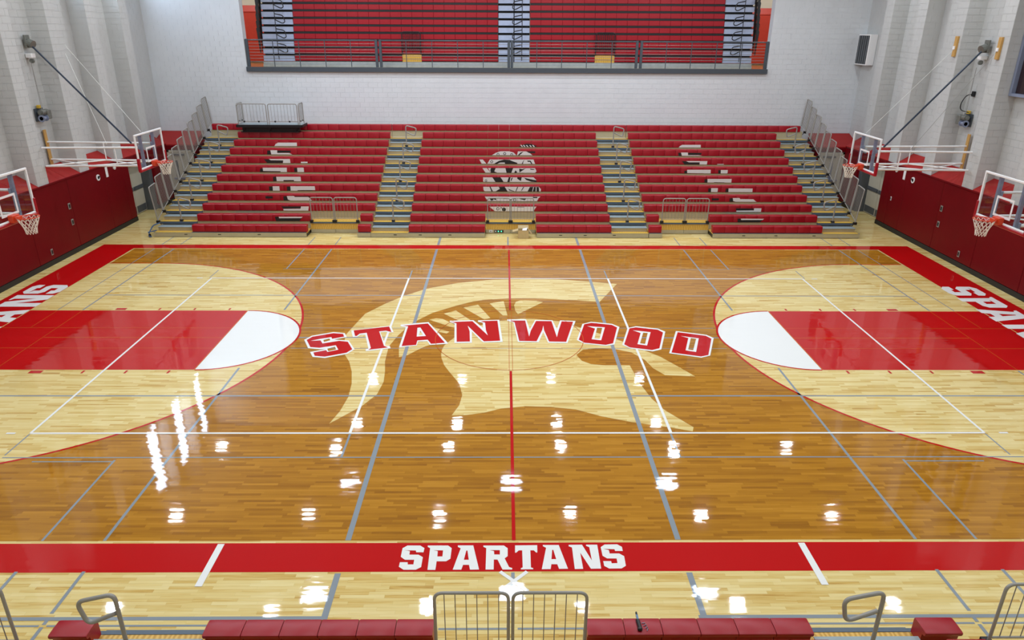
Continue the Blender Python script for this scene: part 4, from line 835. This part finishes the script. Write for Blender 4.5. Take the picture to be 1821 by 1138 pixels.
# air handling unit high in the right rear corner
t = thing('air_vent', 'white wall unit with dark vertical louvres high in the right corner', 'vent', (15.09, 15.55, 5.7))
obj('casing', MB().bbox(-.32, 0, -.5, .52, 0, 1.2, .015), M_white, t)
obj('grille_recess', MB().box(-.326, -.319, -.45, .47, .05, 1.15), M_black, t)
for k in range(5): obj('louvre', MB().box(-.345, -.326, -.43+k*.18, -.33+k*.18, .06, 1.14), M_dkgray, t)

# plates and sockets on the pads
def plate(lab, x, y, z, w_, h, m1, m2, s, inner=True):
    t = thing('wall_plate', lab, 'wall plate', (x, y, z))
    e = -s
    obj('cover', MB().bbox(*sorted((0, e*.012)), -w_/2, w_/2, -h/2, h/2, .004), m1, t)
    if inner: obj('socket_face', MB().box(*sorted((e*.012, e*.018)), -w_*.28, w_*.28, -h*.3, h*.3), m2, t)
M_plate = mat('gray_plate', (146, 146, 138), .4, metal=.2)
for s, nm in ((-1, 'left'), (1, 'right')):
    x = s*14.495
    plate('gray socket plate on the %s red pads, upper of the pair' % nm, x, 7.27, 1.55, .13, .2, M_plate, M_black, s)
    plate('gray socket plate on the %s red pads, lower of the pair' % nm, x, 7.25, 1.02, .13, .2, M_plate, M_black, s)
    plate('gray socket plate low on the %s red pads near the floor' % nm, x, 5.83, .41, .11, .2, M_plate, M_black, s)
    plate('tall plain white plate high on the %s red pads' % nm, x, 9.92, 2.18, .15, .36, M_white, M_white, s, False)
    t = thing('wall_plate', 'small white knob plate near the %s pad end' % nm, 'wall plate', (x, 10.48, 2.24)); obj('cover', MB().tube([(0,0,0), (-s*.03,0,0)], .075, 14), M_white, t); obj('knob', MB().tube([(-s*.03,0,0), (-s*.06,0,0)], .03, 10), M_white, t)
    t = thing('wall_plate', 'round white and black port on the %s red pads' % nm, 'wall plate', (x, 9.3, 2.1)); obj('ring', MB().tube([(0,0,0), (-s*.02,0,0)], .11, 16), M_white, t)
    obj('port', MB().tube([(-s*.02,0,.0), (-s*.026,0,0)], .055, 12).box(*sorted((-s*.02, -s*.027)), -.015, .09, -.01, .05), M_black, t)
plate('tiny white plate midway up the right pads by the door', 14.495, 10.51, 1.17, .07, .14, M_white, M_dkgray, 1)

# ------------------------------------------------------------------ loose things
t = thing('camera_platform', 'railed gray filming platform perched on the top left bleacher rows', 'platform', (-9.95, 14.85, 2.945))
obj('platform_floor', MB().bbox(-1.35, 1.35, -.14, .62, .24, .32, .01), M_step, t)
obj('floor_edge', MB().box(-1.37, 1.37, -.17, -.141, .22, .325).box(1.351, 1.38, -.17, .64, .22, .325).box(-1.38, -1.351, -.17, .64, .22, .325), M_black, t)
ub = MB()
for x in (-1.1, 0, 1.1): ub.tube([(x-.1, -.02, .012), (x+.1, -.02, .24)], .02, 6).tube([(x+.1, .2, .012), (x-.1, .2, .24)], .02, 6)
ub.box(-1.25, 1.2, -.04, .0, .0, .04).box(-1.25, 1.2, .18, .22, 0, .04).box(-1.2, 1.2, .02, .16, .05, .22)
obj('under_frame', ub, M_black, t)
pf, pb = gate_mesh(1.2, .84, 8)
def rail_panel(x, y, rz, sc=1):
    g = obj('rail_panel', pf, None, t, (x, y, .32)); g.rotation_euler.z = rz; g.scale.x = sc; obj('rail_bars', pb, None, g)
    for xx in (.25, .85): obj('toe_clip', MB().bbox(xx-.03, xx+.03, -.03, .03, .1, .16, .005), M_black, g)
rail_panel(-1.28, -.1, 0); rail_panel(0, -.1, 0); rail_panel(-1.3, -.08, PI/2, .55); rail_panel(1.26, -.08, PI/2, .55)

t = thing('cardboard_box', 'open tan cardboard box on the floor before the middle bleacher gap', 'box', (.56, 9.12, 0))
a, h = .19, .3
obj('carton', MB().box(-a, a, -.14, -.135, 0, h).box(-a, a, .135, .14, 0, h).box(-a, -a+.005, -.135, .135, 0, h).box(a-.005, a, -.135, .135, 0, h).box(-a, a, -.135, .135, 0, .005), M_card, t)
def flap(p, q, d): obj('flap', MB().add([p, q, tuple(Vector(q)+Vector(d)), tuple(Vector(p)+Vector(d))]+[tuple(Vector(v)+Vector((0,0,.005))) for v in (p, q, tuple(Vector(q)+Vector(d)), tuple(Vector(p)+Vector(d)))], [(0,1,2,3), (4,7,6,5), (0,4,5,1), (1,5,6,2), (2,6,7,3), (3,7,4,0)]), M_card, t)
flap((-a, -.14, h), (-a, .14, h), (-.2, .02, -.06)); flap((a, -.14, h), (a, .14, h), (.12, .02, -.16)); flap((-a, .14, h), (a, .14, h), (0, .1, .1)); flap((-a, -.14, h), (a, -.14, h), (0, .02, -.13))
obj('packing_sheet', MB().add([(-.05, -.1, .27), (.12, -.08, .29), (.15, .08, .35), (-.02, .1, .31), (-.05, -.1, .275), (.12, -.08, .295), (.15, .08, .355), (-.02, .1, .315)], [(0,1,2,3), (4,7,6,5), (0,4,5,1), (1,5,6,2), (2,6,7,3), (3,7,4,0)]), M_pw, t)
t = thing('control_panel', 'black control panel with green lights in the middle bleacher gap', 'control panel', (-.33, FY+DY-.052, .085))
obj('case', MB().bbox(-.17, .17, -.02, 0, -.045, .045, .006), M_black, t)
for x in (-.12, -.02, .09): obj('indicator', MB().box(x-.022, x+.022, -.024, -.02, -.02, .02), M_green if x > -.1 else M_white, t)
t = thing('wall_plate', 'white outlet plate left of the black control panel', 'wall plate', (-.63, FY+DY-.052, .085))
obj('cover', MB().bbox(-.06, .06, -.01, 0, -.045, .045, .004), M_white, t); obj('socket_face', MB().box(-.03, .03, -.013, -.01, -.02, .02), M_plate, t)

SZ = .4245
t = thing('utility_knife', 'black utility knife lying across a red seat by the right gate', 'knife', (1.5, -9.6, SZ))
obj('handle', MB().prism([(-.022, 0), (.022, 0), (.024, .02), (.012, .034), (-.012, .034), (-.024, .02)], 'y', -.1, .04), M_black, t).rotation_euler.z = .05
obj('grip_end', MB().bbox(-.028, .028, -.13, -.09, 0, .042, .01), M_black, t)
obj('blade_guide', MB().prism([(-.014, .008), (.014, .008), (.012, .026), (-.012, .026)], 'y', .035, .12), mat('blue_gray_metal', (110, 140, 170), .25, metal=.6), t)
obj('tip', MB().prism([(-.012, .012), (.012, .012), (.008, .03), (-.008, .03)], 'y', .12, .16), M_black, t)
for k, (x, y) in enumerate(((1.56, -9.60), (1.572, -9.635), (1.583, -9.672), (1.592, -9.705))):
    t = thing('screw', 'small metal screw lying beside the black utility knife on the seat', 'screw', (x, y, SZ), .4*k, 'loose screws on the seat')
    obj('shank', MB().tube([(-.018, 0, .006), (.012, 0, .006)], .0045, 6), M_post, t); obj('head', MB().tube([(.012, 0, .007), (.019, 0, .007)], .009, 8), M_plate, t)

# ------------------------------------------------------------------ lamps over the court and gallery, outer gallery pair added for light
hsg = MB().tube([(0,0,.0), (0,0,.1), (0,0,.3), (0,0,.42)], [.30, .27, .12, .10], 20).tube([(0,0,.42), (0,0,1.4)], .012, 6).mesh('reflector'); hsg.materials.append(M_white); smooth(hsg)
for x, y in LAMP_POS:
    o = obj('high_bay_lamp', hsg, None, None, (x, y, LAMP_Z)); tag(o, 'round white high bay lamp hanging from the gym ceiling', 'lamp', 'high bay lamps')
sk = MB().tube([(0,0,-.02), (0,0,.05)], .52, 24).mesh('ring'); sk.materials.append(M_white)
for x, y in SKY_POS:
    tag(obj('skylight_tube', sk, None, None, (x, y, 11.945)), 'round daylight tube set in the gym ceiling', 'skylight', 'ceiling daylight tubes')
